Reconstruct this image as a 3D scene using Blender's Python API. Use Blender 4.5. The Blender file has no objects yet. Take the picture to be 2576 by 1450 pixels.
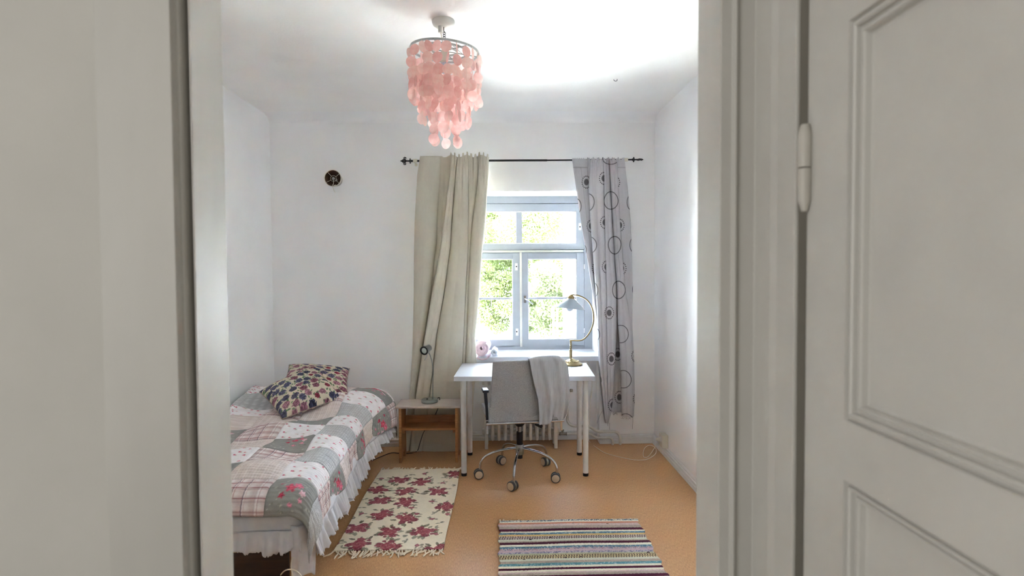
import bpy, math, random
import numpy as np
from mathutils import Vector, Matrix

S = bpy.context.scene
COL = S.collection
PI = math.pi
rnd = random.Random(7)
RN = np.random.RandomState(11)

# ------------------------------------------------------------------ camera, world, sun, lights, exposure
F_PX, PITCH, YAW, ROLL, CAM_H = 1485.0, 0.0329, -0.0215, 0.0062, 1.4927


def cam_axes():
    f = Vector((-math.sin(YAW) * math.cos(PITCH), math.cos(YAW) * math.cos(PITCH), -math.sin(PITCH)))
    rt = Vector((math.cos(YAW), math.sin(YAW), 0))
    up = rt.cross(f)
    c, s = math.cos(ROLL), math.sin(ROLL)
    return c * rt - s * up, c * up + s * rt, f


AX, AY, AZ = cam_axes()
cam_data = bpy.data.cameras.new('camera')
cam = bpy.data.objects.new('camera', cam_data)
COL.objects.link(cam)
m3 = Matrix((AX, AY, -AZ)).transposed()
cam.matrix_world = Matrix.Translation((0, 0, CAM_H)) @ m3.to_4x4()
cam_data.sensor_width = 36
cam_data.lens = F_PX / 2576 * 36
cam_data.clip_start = 0.02
cam_data.dof.use_dof = True
cam_data.dof.focus_distance = 4.4
cam_data.dof.aperture_fstop = 4.5
S.camera = cam

world = bpy.data.worlds.new('world')
S.world = world
world.use_nodes = True
_bg = world.node_tree.nodes['Background']
_bg.inputs['Color'].default_value = (0.72, 0.83, 1.0, 1)
_bg.inputs['Strength'].default_value = 30.0

_sd = bpy.data.lights.new('sun', 'SUN')
_sd.energy = 190
_sd.color = (0.91, 0.945, 1.0)
_sd.angle = math.radians(2)
sun = bpy.data.objects.new('sun', _sd)
COL.objects.link(sun)
_dir = Vector((-0.62, 0.42, -0.95)).normalized()
sun.rotation_euler = _dir.to_track_quat('-Z', 'Y').to_euler()
sun.location = (6, -3, 9)

# added soft fill lamp in the unseen hall; no actual window stands there
_hd = bpy.data.lights.new('hall_fill_light', 'AREA')
_hd.shape = 'RECTANGLE'
_hd.size, _hd.size_y = 1.5, 2.0
_hd.energy = 22
_hd.color = (1.0, 0.99, 0.97)
hall_light = bpy.data.objects.new('hall_fill_light', _hd)
COL.objects.link(hall_light)
hall_light.location = (-1.9, -0.75, 1.7)
hall_light.rotation_euler = (math.radians(90), 0, 0)
hall_light.rotation_euler = Vector((1, .1, 0)).to_track_quat('-Z', 'Y').to_euler()

# light portal in the window opening: only a sampling aid for the sky
_pd = bpy.data.lights.new('window_portal', 'AREA')
_pd.shape = 'RECTANGLE'
_pd.size, _pd.size_y = 1.29, 1.40
_pd.cycles.is_portal = True
portal = bpy.data.objects.new('window_portal', _pd)
COL.objects.link(portal)
portal.location = (0.195, 5.46, 1.44)
portal.rotation_euler = (math.radians(-90), 0, 0)

S.view_settings.view_transform = 'Standard'
S.view_settings.look = 'None'
S.view_settings.gamma = 1
S.view_settings.use_curve_mapping = False
S.view_settings.exposure = 0.97
S.cycles.diffuse_bounces = 12
S.cycles.max_bounces = 18
S.cycles.sample_clamp_indirect = 200
S.cycles.transparent_max_bounces = 24


# ------------------------------------------------------------------ helpers
def at(x, y, Y):
    """point seen at photo pixel (x, y), standing at depth Y"""
    d = AZ + AX * ((x - 1288) / F_PX) + AY * ((725 - y) / F_PX)
    t = Y / d.y
    return Vector((d.x * t, Y, CAM_H + d.z * t))


def on_z(x, y, z):
    d = AZ + AX * ((x - 1288) / F_PX) + AY * ((725 - y) / F_PX)
    t = (z - CAM_H) / d.z
    return Vector((d.x * t, d.y * t, z))


def lin(rgb):
    out = []
    for c in rgb:
        c = c / 255.0
        out.append(c / 12.92 if c <= 0.04045 else ((c + 0.055) / 1.055) ** 2.4)
    return tuple(out)


def nlin(rgb):
    return np.array(lin(rgb))


def nodes_of(m):
    m.use_nodes = True
    nt = m.node_tree
    return nt, nt.nodes, nt.links, nt.nodes['Principled BSDF']


def pm(name, rgb, rough=0.5, metal=0.0, var=0.06, scale=12.0, bump=0.0, bscale=150.0, stretch=None, rgb2=None, spec=None, detail=3):
    """procedural material: noise-varied colour and a fine relief"""
    m = bpy.data.materials.new(name)
    nt, N, L, B = nodes_of(m)
    tc = N.new('ShaderNodeTexCoord')
    mp = N.new('ShaderNodeMapping')
    L.new(tc.outputs['Object'], mp.inputs['Vector'])
    if stretch:
        mp.inputs['Scale'].default_value = stretch
    nz = N.new('ShaderNodeTexNoise')
    nz.inputs['Scale'].default_value = scale
    nz.inputs['Detail'].default_value = detail
    L.new(mp.outputs['Vector'], nz.inputs['Vector'])
    cr = N.new('ShaderNodeValToRGB')
    a = lin(rgb)
    b = lin(rgb2) if rgb2 else tuple(max(0, c * (1 - 2 * var)) for c in a)
    a2 = a if rgb2 else tuple(min(1, c * (1 + var)) for c in a)
    cr.color_ramp.elements[0].position = 0.3
    cr.color_ramp.elements[1].position = 0.7
    cr.color_ramp.elements[0].color = (*b, 1)
    cr.color_ramp.elements[1].color = (*a2, 1)
    L.new(nz.outputs['Fac'], cr.inputs['Fac'])
    L.new(cr.outputs['Color'], B.inputs['Base Color'])
    B.inputs['Roughness'].default_value = rough
    B.inputs['Metallic'].default_value = metal
    if spec is not None:
        B.inputs['Specular IOR Level'].default_value = spec
    if bump:
        n2 = N.new('ShaderNodeTexNoise')
        n2.inputs['Scale'].default_value = bscale
        n2.inputs['Detail'].default_value = 4
        L.new(mp.outputs['Vector'], n2.inputs['Vector'])
        bp = N.new('ShaderNodeBump')
        bp.inputs['Strength'].default_value = bump
        bp.inputs['Distance'].default_value = 0.01
        L.new(n2.outputs['Fac'], bp.inputs['Height'])
        L.new(bp.outputs['Normal'], B.inputs['Normal'])
    return m


def am(name, rough=0.85, bump=0.15, bscale=300.0, transl=0.0, var=0.10, vscale=90.0, stretch=None):
    """woven print: colour from the mesh's 'print' attribute, broken up by noise, with thread relief"""
    m = bpy.data.materials.new(name)
    nt, N, L, B = nodes_of(m)
    at_ = N.new('ShaderNodeAttribute')
    at_.attribute_name = 'print'
    tc = N.new('ShaderNodeTexCoord')
    mp = N.new('ShaderNodeMapping')
    if stretch:
        mp.inputs['Scale'].default_value = stretch
    L.new(tc.outputs['Object'], mp.inputs['Vector'])
    nz = N.new('ShaderNodeTexNoise')
    nz.inputs['Scale'].default_value = vscale
    nz.inputs['Detail'].default_value = 3
    L.new(mp.outputs['Vector'], nz.inputs['Vector'])
    mr = N.new('ShaderNodeMapRange')
    mr.inputs['From Min'].default_value = 0.25
    mr.inputs['From Max'].default_value = 0.75
    mr.inputs['To Min'].default_value = 1 - var
    mr.inputs['To Max'].default_value = 1 + var
    L.new(nz.outputs['Fac'], mr.inputs['Value'])
    mx = N.new('ShaderNodeVectorMath')
    mx.operation = 'SCALE'
    L.new(at_.outputs['Color'], mx.inputs[0])
    L.new(mr.outputs['Result'], mx.inputs['Scale'])
    L.new(mx.outputs['Vector'], B.inputs['Base Color'])
    B.inputs['Roughness'].default_value = rough
    B.inputs['Specular IOR Level'].default_value = 0.2
    n2 = N.new('ShaderNodeTexNoise')
    n2.inputs['Scale'].default_value = bscale
    n2.inputs['Detail'].default_value = 3
    L.new(mp.outputs['Vector'], n2.inputs['Vector'])
    bp = N.new('ShaderNodeBump')
    bp.inputs['Strength'].default_value = bump
    bp.inputs['Distance'].default_value = 0.006
    L.new(n2.outputs['Fac'], bp.inputs['Height'])
    L.new(bp.outputs['Normal'], B.inputs['Normal'])
    if transl:
        tr = N.new('ShaderNodeBsdfTranslucent')
        L.new(mx.outputs['Vector'], tr.inputs['Color'])
        ms = N.new('ShaderNodeMixShader')
        ms.inputs[0].default_value = transl
        L.new(B.outputs[0], ms.inputs[1])
        L.new(tr.outputs[0], ms.inputs[2])
        L.new(ms.outputs[0], N['Material Output'].inputs['Surface'])
    return m


def thin(name, rgb, transl=0.5, rough=0.5, rgb2=None, scale=40.0, gloss=0.0):
    """thin sheet that lets light through (shell, leaf, muslin)"""
    m = pm(name, rgb, rough=rough, rgb2=rgb2, scale=scale)
    nt = m.node_tree
    N, L = nt.nodes, nt.links
    B = N['Principled BSDF']
    cr = [n for n in N if n.type == 'VALTORGB'][0]
    tr = N.new('ShaderNodeBsdfTranslucent')
    L.new(cr.outputs['Color'], tr.inputs['Color'])
    ms = N.new('ShaderNodeMixShader')
    ms.inputs[0].default_value = transl
    L.new(B.outputs[0], ms.inputs[1])
    L.new(tr.outputs[0], ms.inputs[2])
    L.new(ms.outputs[0], N['Material Output'].inputs['Surface'])
    return m


class MB:
    def __init__(s):
        s.v, s.f = [], []

    def add(s, vs, fs, M=None):
        o = len(s.v)
        for p in vs:
            p = Vector(p)
            s.v.append(tuple(M @ p if M else p))
        s.f += [tuple(i + o for i in f) for f in fs]
        return s

    def box(s, a, b, M=None):
        x0, y0, z0 = a
        x1, y1, z1 = b
        return s.add([(x0, y0, z0), (x1, y0, z0), (x1, y1, z0), (x0, y1, z0), (x0, y0, z1), (x1, y0, z1), (x1, y1, z1), (x0, y1, z1)],
                     [(0, 3, 2, 1), (4, 5, 6, 7), (0, 1, 5, 4), (1, 2, 6, 5), (2, 3, 7, 6), (3, 0, 4, 7)], M)

    def tube(s, pts, r, n=10, cap=True, M=None):
        pts = [Vector(p) for p in pts]
        rs = r if isinstance(r, (list, tuple)) else [r] * len(pts)
        vs, fs = [], []
        t0 = (pts[1] - pts[0]).normalized()
        ref = Vector((0, 0, 1)) if abs(t0.z) < 0.9 else Vector((1, 0, 0))
        u = t0.cross(ref).normalized()
        for i, p in enumerate(pts):
            if i == 0:
                t = pts[1] - pts[0]
            elif i == len(pts) - 1:
                t = pts[-1] - pts[-2]
            else:
                t = (pts[i + 1] - p).normalized() + (p - pts[i - 1]).normalized()
            t = t.normalized() if t.length > 1e-9 else t0
            u = u - t * u.dot(t)
            u = u.normalized() if u.length > 1e-9 else t.orthogonal().normalized()
            w = t.cross(u)
            for k in range(n):
                a = 2 * PI * k / n
                vs.append(p + (u * math.cos(a) + w * math.sin(a)) * rs[i])
        for i in range(len(pts) - 1):
            for k in range(n):
                k2 = (k + 1) % n
                fs.append((i * n + k, i * n + k2, (i + 1) * n + k2, (i + 1) * n + k))
        if cap:
            fs.append(tuple(reversed(range(n))))
            fs.append(tuple((len(pts) - 1) * n + k for k in range(n)))
        return s.add(vs, fs, M)

    def lathe(s, prof, c=(0, 0, 0), n=24, M=None):
        """profile of (r, z); closed with caps where r is 0 or at both ends"""
        c = Vector(c)
        vs, fs = [], []
        for r, z in prof:
            for k in range(n):
                a = 2 * PI * k / n
                vs.append(c + Vector((r * math.cos(a), r * math.sin(a), z)))
        for i in range(len(prof) - 1):
            for k in range(n):
                k2 = (k + 1) % n
                fs.append((i * n + k, i * n + k2, (i + 1) * n + k2, (i + 1) * n + k))
        if prof[0][0] > 1e-6:
            fs.append(tuple(reversed(range(n))))
        if prof[-1][0] > 1e-6:
            fs.append(tuple((len(prof) - 1) * n + k for k in range(n)))
        return s.add(vs, fs, M)

    def shell(s, prof, c=(0, 0, 0), n=24, M=None):
        """lathe of an open profile, no caps"""
        o = len(s.f)
        k0 = len(prof)
        s.lathe(prof, c, n, M)
        s.f = [f for i, f in enumerate(s.f) if i < o or len(f) == 4]
        return s

    def prism(s, poly, a, b, axis='z', M=None):
        n = len(poly)

        def P(p, h):
            return (p[0], p[1], h) if axis == 'z' else ((p[0], h, p[1]) if axis == 'y' else (h, p[0], p[1]))
        vs = [P(p, a) for p in poly] + [P(p, b) for p in poly]
        fs = [tuple(reversed(range(n))), tuple(range(n, 2 * n))]
        for i in range(n):
            j = (i + 1) % n
            fs.append((i, j, n + j, n + i))
        return s.add(vs, fs, M)

    def ball(s, c, r, n=12, M=None, sc=(1, 1, 1)):
        c = Vector(c)
        prof = [(max(0, math.sin(PI * i / n)), -math.cos(PI * i / n)) for i in range(n + 1)]
        vs, fs = [], []
        k0 = n * 2
        for rr, z in prof:
            for k in range(k0):
                a = 2 * PI * k / k0
                vs.append(c + Vector((rr * math.cos(a) * r * sc[0], rr * math.sin(a) * r * sc[1], z * r * sc[2])))
        for i in range(n):
            for k in range(k0):
                k2 = (k + 1) % k0
                fs.append((i * k0 + k, i * k0 + k2, (i + 1) * k0 + k2, (i + 1) * k0 + k))
        return s.add(vs, fs, M)

    def mesh(s, name):
        me = bpy.data.meshes.new(name)
        me.from_pydata([tuple(v) for v in s.v], [], s.f)
        me.validate()
        import bmesh
        bm = bmesh.new()
        bm.from_mesh(me)
        bmesh.ops.remove_doubles(bm, verts=bm.verts, dist=1e-6)
        bmesh.ops.recalc_face_normals(bm, faces=bm.faces)
        bm.to_mesh(me)
        bm.free()
        return me

    def build(s, name, mat, parent=None, smooth=False, bevel=0.0, solid=0.0, seg=2, angle=40):
        me = s.mesh(name)
        return link(name, me, mat, parent, smooth, bevel, solid, seg, angle)


def link(name, me, mat, parent=None, smooth=False, bevel=0.0, solid=0.0, seg=2, angle=40):
    o = bpy.data.objects.new(name, me)
    COL.objects.link(o)
    if mat and not me.materials:
        me.materials.append(mat)
    if smooth:
        me.polygons.foreach_set('use_smooth', [True] * len(me.polygons))
        try:
            me.set_sharp_from_angle(angle=math.radians(angle))
        except Exception:
            pass
    if solid:
        md = o.modifiers.new('thickness', 'SOLIDIFY')
        md.thickness = solid
        md.offset = 0
    if bevel:
        md = o.modifiers.new('edges', 'BEVEL')
        md.width = bevel
        md.segments = seg
        md.limit_method = 'ANGLE'
        md.angle_limit = math.radians(35)
    if parent is not None:
        put(o, parent)
    return o


def put(o, parent):
    o.parent = parent
    o.matrix_parent_inverse = world_of(parent).inverted()


def world_of(o):
    M = Matrix.LocRotScale(o.location, o.rotation_euler, o.scale)
    if o.parent is not None:
        M = world_of(o.parent) @ o.matrix_parent_inverse @ M
    return M


def grid_obj(name, P, mat, parent=None, color=None, solid=0.0, smooth=True, wrap=False):
    """P: (nv, nu, 3) array -> quad sheet, optional (nv, nu, 3) linear colours as attribute 'print'"""
    nv, nu = P.shape[:2]
    me = bpy.data.meshes.new(name)
    me.vertices.add(nv * nu)
    me.vertices.foreach_set('co', P.reshape(-1).astype(np.float32))
    idx = np.arange(nv * nu).reshape(nv, nu)
    if wrap:
        r = np.roll(idx, -1, axis=1)
        q = np.stack([idx[:-1], r[:-1], r[1:], idx[1:]], -1).reshape(-1, 4)
    else:
        q = np.stack([idx[:-1, :-1], idx[:-1, 1:], idx[1:, 1:], idx[1:, :-1]], -1).reshape(-1, 4)
    nf = len(q)
    me.loops.add(nf * 4)
    me.loops.foreach_set('vertex_index', q.reshape(-1).astype(np.int32))
    me.polygons.add(nf)
    me.polygons.foreach_set('loop_start', (np.arange(nf) * 4).astype(np.int32))
    me.polygons.foreach_set('loop_total', np.full(nf, 4, np.int32))
    me.update(calc_edges=True)
    if color is not None:
        ca = me.color_attributes.new('print', 'FLOAT_COLOR', 'POINT')
        c4 = np.ones((nv * nu, 4), np.float32)
        c4[:, :3] = color.reshape(-1, 3)
        ca.data.foreach_set('color', c4.reshape(-1))
    if smooth:
        me.polygons.foreach_set('use_smooth', [True] * nf)
    o = link(name, me, mat, parent, False, 0, solid)
    return o


def thing(name, label, cat, loc=(0, 0, 0), rz=0.0, group=None):
    o = bpy.data.objects.new(name, None)
    o.empty_display_size = 0.1
    COL.objects.link(o)
    o.location = loc
    o.rotation_euler = (0, 0, rz)
    return tag(o, label, cat, group)


def tag(o, label, cat, group=None, kind=None):
    o['label'] = label
    o['category'] = cat
    if group:
        o['group'] = group
    if kind:
        o['kind'] = kind
    return o


def struct(o, label, cat):
    o['kind'] = 'structure'
    o['label'] = label
    o['category'] = cat
    return o


def smooth_noise(shape, cell, seed):
    """bilinear value noise in [-1, 1]"""
    r = np.random.RandomState(seed)
    h, w = shape
    gh, gw = int(h / cell) + 3, int(w / cell) + 3
    g = r.rand(gh, gw) * 2 - 1
    y = np.arange(h) / cell
    x = np.arange(w) / cell
    yi, xi = y.astype(int), x.astype(int)
    fy, fx = (y - yi)[:, None], (x - xi)[None, :]
    fy, fx = fy * fy * (3 - 2 * fy), fx * fx * (3 - 2 * fx)
    a = g[yi][:, xi] * (1 - fx) + g[yi][:, xi + 1] * fx
    b = g[yi + 1][:, xi] * (1 - fx) + g[yi + 1][:, xi + 1] * fx
    return a * (1 - fy) + b * fy


def spline(pts, n=8):
    """Catmull-Rom through pts"""
    P = [Vector(p) for p in pts]
    P = [P[0] * 2 - P[1]] + P + [P[-1] * 2 - P[-2]]
    out = []
    for i in range(1, len(P) - 2):
        for k in range(n):
            t = k / n
            a, b, c, d = P[i - 1], P[i], P[i + 1], P[i + 2]
            out.append(0.5 * ((2 * b) + (c - a) * t + (2 * a - 5 * b + 4 * c - d) * t * t + (3 * b - a - 3 * c + d) * t ** 3))
    out.append(P[-2])
    return out


# ------------------------------------------------------------------ materials
M_wall = pm('wall_paint', (248, 248, 249), rough=0.75, var=0.015, scale=3, bump=0.05, bscale=60)
M_ceil = pm('ceiling_paint', (248, 247, 245), rough=0.8, var=0.015, scale=3, bump=0.12, bscale=70)
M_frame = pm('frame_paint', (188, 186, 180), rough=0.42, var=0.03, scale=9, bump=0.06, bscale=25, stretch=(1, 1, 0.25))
M_frame_lit = pm('frame_paint_lit', (212, 208, 202), rough=0.42, var=0.03, scale=9, bump=0.10, bscale=22, stretch=(1, 1, 0.25))  # same paint as the frame, lightened: light from the room put into the colour
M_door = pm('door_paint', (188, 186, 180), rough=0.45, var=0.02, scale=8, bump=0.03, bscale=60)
M_white = pm('white_paint', (226, 226, 226), rough=0.4, var=0.02, scale=12)
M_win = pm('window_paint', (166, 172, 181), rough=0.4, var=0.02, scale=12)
M_desk = pm('desk_laminate', (212, 213, 220), rough=0.28, var=0.01)
M_desk_leg = pm('desk_leg_enamel', (226, 224, 220), rough=0.35, var=0.02)
M_black = pm('black_plastic', (24, 24, 28), rough=0.45, var=0.1)
M_iron = pm('black_iron', (22, 23, 28), rough=0.45, var=0.1)
M_chrome = pm('chrome', (205, 205, 208), rough=0.12, metal=1.0, var=0.03)
M_steel = pm('brushed_steel', (165, 168, 165), rough=0.3, metal=1.0, var=0.06, stretch=(1, 1, 12))
M_brass = pm('brass', (160, 140, 100), rough=0.3, metal=1.0, var=0.1, scale=30)
M_cream = pm('cream_plastic', (226, 220, 206), rough=0.45, var=0.03)
M_pine = pm('pine_wood', (186, 132, 80), rough=0.5, rgb2=(156, 104, 58), scale=9, stretch=(1.2, 12, 12), bump=0.1, bscale=30)
M_washed = pm('whitewashed_wood', (206, 192, 182), rough=0.6, rgb2=(186, 170, 160), scale=14, stretch=(0.8, 10, 10), bump=0.1, bscale=30)
M_grey_felt = pm('grey_upholstery', (172, 172, 175), rough=0.9, var=0.16, scale=260, bump=0.25, bscale=420)
M_radiator = pm('radiator_enamel', (218, 214, 206), rough=0.4, var=0.05, scale=14)
# ------------------------------------------------------------------ room shell
XL, XR, YW, HC = -1.889, 1.312, 4.962, 2.761
YF0, YF1 = 0.934, 1.05            # the doorway wall
OX0, OX1, OZ1 = -0.45, 0.842, 2.14   # window opening
SILL_Z, Y_FRAME, Y_NICHE = 0.758, 5.33, 5.10

# floor: linoleum with a fine lengthwise fibre
m = bpy.data.materials.new('linoleum')
nt, N, L, B = nodes_of(m)
tc = N.new('ShaderNodeTexCoord')
mp = N.new('ShaderNodeMapping')
mp.inputs['Scale'].default_value = (260, 45, 1)
n1 = N.new('ShaderNodeTexNoise')
n1.inputs['Scale'].default_value = 1.0
n1.inputs['Detail'].default_value = 3
n2 = N.new('ShaderNodeTexNoise')
n2.inputs['Scale'].default_value = 1.6
n2.inputs['Detail'].default_value = 2
L.new(tc.outputs['Object'], mp.inputs['Vector'])
L.new(mp.outputs['Vector'], n1.inputs['Vector'])
L.new(tc.outputs['Object'], n2.inputs['Vector'])
cr = N.new('ShaderNodeValToRGB')
cr.color_ramp.elements[0].position = 0.3
cr.color_ramp.elements[1].position = 0.72
cr.color_ramp.elements[0].color = (*lin((182, 133, 86)), 1)
cr.color_ramp.elements[1].color = (*lin((216, 167, 117)), 1)
L.new(n1.outputs['Fac'], cr.inputs['Fac'])
mr = N.new('ShaderNodeMapRange')
mr.inputs['To Min'].default_value = 0.93
mr.inputs['To Max'].default_value = 1.06
L.new(n2.outputs['Fac'], mr.inputs['Value'])
vm = N.new('ShaderNodeVectorMath')
vm.operation = 'SCALE'
L.new(cr.outputs['Color'], vm.inputs[0])
L.new(mr.outputs['Result'], vm.inputs['Scale'])
L.new(vm.outputs['Vector'], B.inputs['Base Color'])
B.inputs['Roughness'].default_value = 0.4
B.inputs['Specular IOR Level'].default_value = 0.45
M_floor = m

struct(MB().box((XL - .2, YF1 - .06, -.12), (XR + .5, Y_NICHE + .02, 0)).build('floor', M_floor), 'tan brown linoleum floor of the bedroom', 'floor')
struct(MB().box((XL - .4, -7.6, -.12), (XR + .5, YF1 - .06, 0)).build('floor', pm('hall_boards', (200, 198, 194), rough=.5, scale=4, stretch=(6, .5, 1))), 'pale painted hall floor outside the doorway', 'floor')

# ceiling with a patched plaster scar and a hollow cove along the window wall
ce = MB().box((XL - .4, -7.6, HC), (XR + .5, YW + .5, HC + .15))
o_ceiling = struct(ce.build('ceiling', M_ceil), 'white rough plastered ceiling over the bedroom', 'ceiling')
pc = at(722, 153, 1.0)
tt = (HC - CAM_H) / (pc.z - CAM_H)
pcx, pcy = pc.x * tt, pc.y * tt
nr, na = 9, 30
P = np.zeros((nr, na, 3))
for i in range(nr):
    for k in range(na):
        a = 2 * PI * k / na
        rr = (i / (nr - 1)) * (0.085 + 0.018 * math.sin(3 * a + 1) + 0.012 * math.sin(7 * a))
        P[i, k] = (pcx + rr * 1.05 * math.cos(a), pcy + rr * 0.8 * math.sin(a), HC - 0.004 * max(0, 1 - (i / (nr - 1)) ** 4) - 0.0022 * math.sin(5 * a + i * 2.1) * (i < nr - 1))
grid_obj('plaster_patch', P, M_ceil, o_ceiling, wrap=True)
cp = [(YW - .16, HC)] + [(YW - .16 + .16 * math.sin(t * PI / 2 / 8), HC - .055 * (1 - math.cos(t * PI / 2 / 8))) for t in range(1, 9)] + [(YW + .03, HC - .055), (YW + .03, HC)]
struct(MB().prism(cp, XL, XR, 'x').build('trim_1', M_wall, smooth=True), 'rounded plaster cove between ceiling and window wall', 'cove')

# back wall with window opening and radiator niche
wb = MB()
wb.box((XL - .2, YW, -.1), (OX0, YW + .52, HC))
wb.box((OX1, YW, -.1), (XR + .2, YW + .52, HC))
wb.box((OX0, YW, OZ1), (OX1, YW + .52, HC))
wb.box((OX0, Y_NICHE, -.1), (OX1, YW + .52, SILL_Z - .04))
struct(wb.build('wall_back', M_wall), 'white window wall with a radiator niche under the window', 'wall')
struct(MB().box((XL - .2, YF1 - .05, -.1), (XL, YW, HC)).build('wall_left', M_wall), 'white side wall beside the bed', 'wall')
struct(MB().box((XR, YF1 - .05, -.1), (XR + .2, YW, HC)).build('wall_right', M_wall), 'white side wall with the cable outlet box', 'wall')
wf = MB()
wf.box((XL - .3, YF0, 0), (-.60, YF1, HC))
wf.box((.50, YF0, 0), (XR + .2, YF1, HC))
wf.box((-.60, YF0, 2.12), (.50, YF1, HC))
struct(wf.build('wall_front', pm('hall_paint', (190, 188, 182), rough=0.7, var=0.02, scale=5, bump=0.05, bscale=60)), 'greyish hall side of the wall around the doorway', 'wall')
hw = pm('hall_side_paint', (214, 210, 202), rough=0.8, var=0.02, scale=3)
struct(MB().box((-2.15, -7.6, 0), (-1.95, YF0, HC)).build('wall_hall_left', hw), 'plain hall wall out of the picture to the left', 'wall')
struct(MB().box((1.35, -7.6, 0), (1.55, YF0, HC)).build('wall_hall_right', hw), 'plain hall wall behind the open door', 'wall')
struct(MB().box((-1.95, -7.6, 0), (1.35, -7.4, HC)).build('wall_hall_back', hw), 'plain hall wall behind the photographer', 'wall')


# baseboards: moulded profile (distance from wall, height)
BP = [(0, 0), (.020, 0), (.020, .030), (.016, .034), (.016, .044), (.019, .047), (.019, .056), (.012, .060), (.012, .068), (.006, .076), (0, .078)]


def board(name, p0, p1, nx, ny, label):
    mb = MB()
    n = len(BP)
    vs = []
    for p in (p0, p1):
        for d, z in BP:
            vs.append((p[0] + nx * d, p[1] + ny * d, z))
    fs = [tuple(range(n)), tuple(reversed(range(n, 2 * n)))] + [(i, (i + 1) % n, n + (i + 1) % n, n + i) for i in range(n)]
    mb.add(vs, fs)
    return struct(mb.build(name, M_white), label, 'baseboard')


board('baseboard_right', (XR, YF1), (XR, YW), -1, 0, 'white moulded baseboard along the side wall under the outlet box')
board('baseboard_back', (OX1, YW), (XR, YW), 0, -1, 'white moulded baseboard under the patterned grey curtain')
board('baseboard_back', (XL, YW), (OX0, YW), 0, -1, 'white moulded baseboard behind the bed and the wooden stool')
board('baseboard_back', (OX0, Y_NICHE), (OX1, Y_NICHE), 0, -1, 'white moulded baseboard inside the radiator niche')
board('baseboard_left', (XL, YF1), (XL, YW), 1, 0, 'white moulded baseboard behind the bed along the side wall')

# door jambs and casings
lj = [(-.484, 1.062), (-.484, .952), (-.4865, .952), (-.4868, .976), (-.56, .976), (-.56, 1.062)]
struct(MB().prism(lj, 0, 2.12).build('trim_2', M_frame_lit, bevel=.002), 'pale painted doorway jamb beside the bed', 'door frame')
lc = [(-.4872, .975), (-.4965, .975), (-.4965, .950), (-.4985, .946), (-.5025, .946), (-.504, .942), (-.506, .936), (-.62, .932), (-.62, .945), (-.56, .975)]
struct(MB().prism(lc, 0, 2.12).build('trim_6', M_frame, bevel=.0015), 'pale beaded casing on the hall side of the bed-side jamb', 'door frame')
rj = [(.358, 1.062), (.358, .952), (.377, .952), (.379, .945), (.383, .945), (.385, .952), (.415, .952), (.416, .90), (.420, .885), (.420, .832), (.4265, .832), (.4265, .94), (.52, .94), (.52, 1.062)]
struct(MB().prism(rj, 0, 2.12).build('trim_3', M_frame, bevel=.002), 'pale stepped doorway jamb on which the door hangs', 'door frame')
hj = MB()
hj.box((-.60, .935, 2.04), (.50, 1.06, 2.12))
struct(hj.build('trim_4', M_frame, bevel=.002), 'pale doorway head above the picture', 'door frame')

# open door leaf: stands square to the wall on the hinge side
DX, DY1, DY0 = .4325, .822, -.03
door = thing('door_1', 'pale panelled wooden door standing open into the hall', 'door', (DX, DY1, 0))
door['kind'] = 'structure'
st, rl = .0945, .04
panels = [(.28, 1.224), (1.300, 1.795)]
b = MB()
b.box((DX, DY0, .01), (DX + .04, DY0 + st, 2.02))
b.box((DX, DY1 - st, .01), (DX + .04, DY1, 2.02))
zs = [.01] + [v for p in panels for v in p] + [2.02]
for i in range(0, len(zs), 2):
    b.box((DX, DY0 + st, zs[i]), (DX + .04, DY1 - st, zs[i + 1]))
b.build('leaf', M_door, door)
prof = [(0, 0), (.0015, .006), (.0042, .0065), (.0052, .0015), (.0075, .001), (.0095, .003), (.0105, .0085), (.0125, .0095), (.0140, .0065), (.0170, .006), (.0185, .0085), (.0200, .0150), (.0235, .0165)]
for z0, z1 in panels:
    y0, y1 = DY0 + st, DY1 - st
    MB().box((DX + .0165, y0 + .015, z0 + .015), (DX + .03, y1 - .015, z1 - .015)).build('panel', M_door, door)
    mb = MB()
    vs, fs = [], []
    for ins, dep in prof:
        i2 = ins * 1.15
        vs += [(DX + dep, y0 + i2, z0 + i2), (DX + dep, y1 - i2, z0 + i2), (DX + dep, y1 - i2, z1 - i2), (DX + dep, y0 + i2, z1 - i2)]
    for i in range(len(prof) - 1):
        for k in range(4):
            k2 = (k + 1) % 4
            fs.append((i * 4 + k, i * 4 + k2, i * 4 + 4 + k2, i * 4 + 4 + k))
    mb.add(vs, fs)
    mb.build('panel_moulding', M_door, door)
h = MB()
hx, hy = .4265, .818
h.lathe([(.0, 1.569), (.004, 1.570), (.009, 1.585), (.0095, 1.629), (.0, 1.629)], (hx, hy, 0), 14)
h.lathe([(.0, 1.631), (.0095, 1.631), (.0095, 1.676), (.006, 1.690), (.0, 1.692)], (hx, hy, 0), 14)
h.box((hx, hy - .004, 1.63), (hx + .012, hy + .004, 1.68))
h.build('hinge', pm('hinge_paint', (186, 182, 173), rough=.45, var=.04), door, smooth=True)

# ------------------------------------------------------------------ window
win = thing('window_1', 'white painted casement window with two sashes and a top light', 'window', ((OX0 + OX1) / 2, Y_FRAME, SILL_Z))
win['kind'] = 'structure'
YA, YB = Y_FRAME, Y_FRAME + .07


def wx(x):
    return at(x, 700, YA).x


def wz(y, x=1390):
    return at(x, y, YA).z


def bar(mb, x0, x1, y0, y1, ya=YA, yb=YB):
    mb.box((wx(x0), ya, wz(y1)), (wx(x1), yb, wz(y0)))


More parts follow.
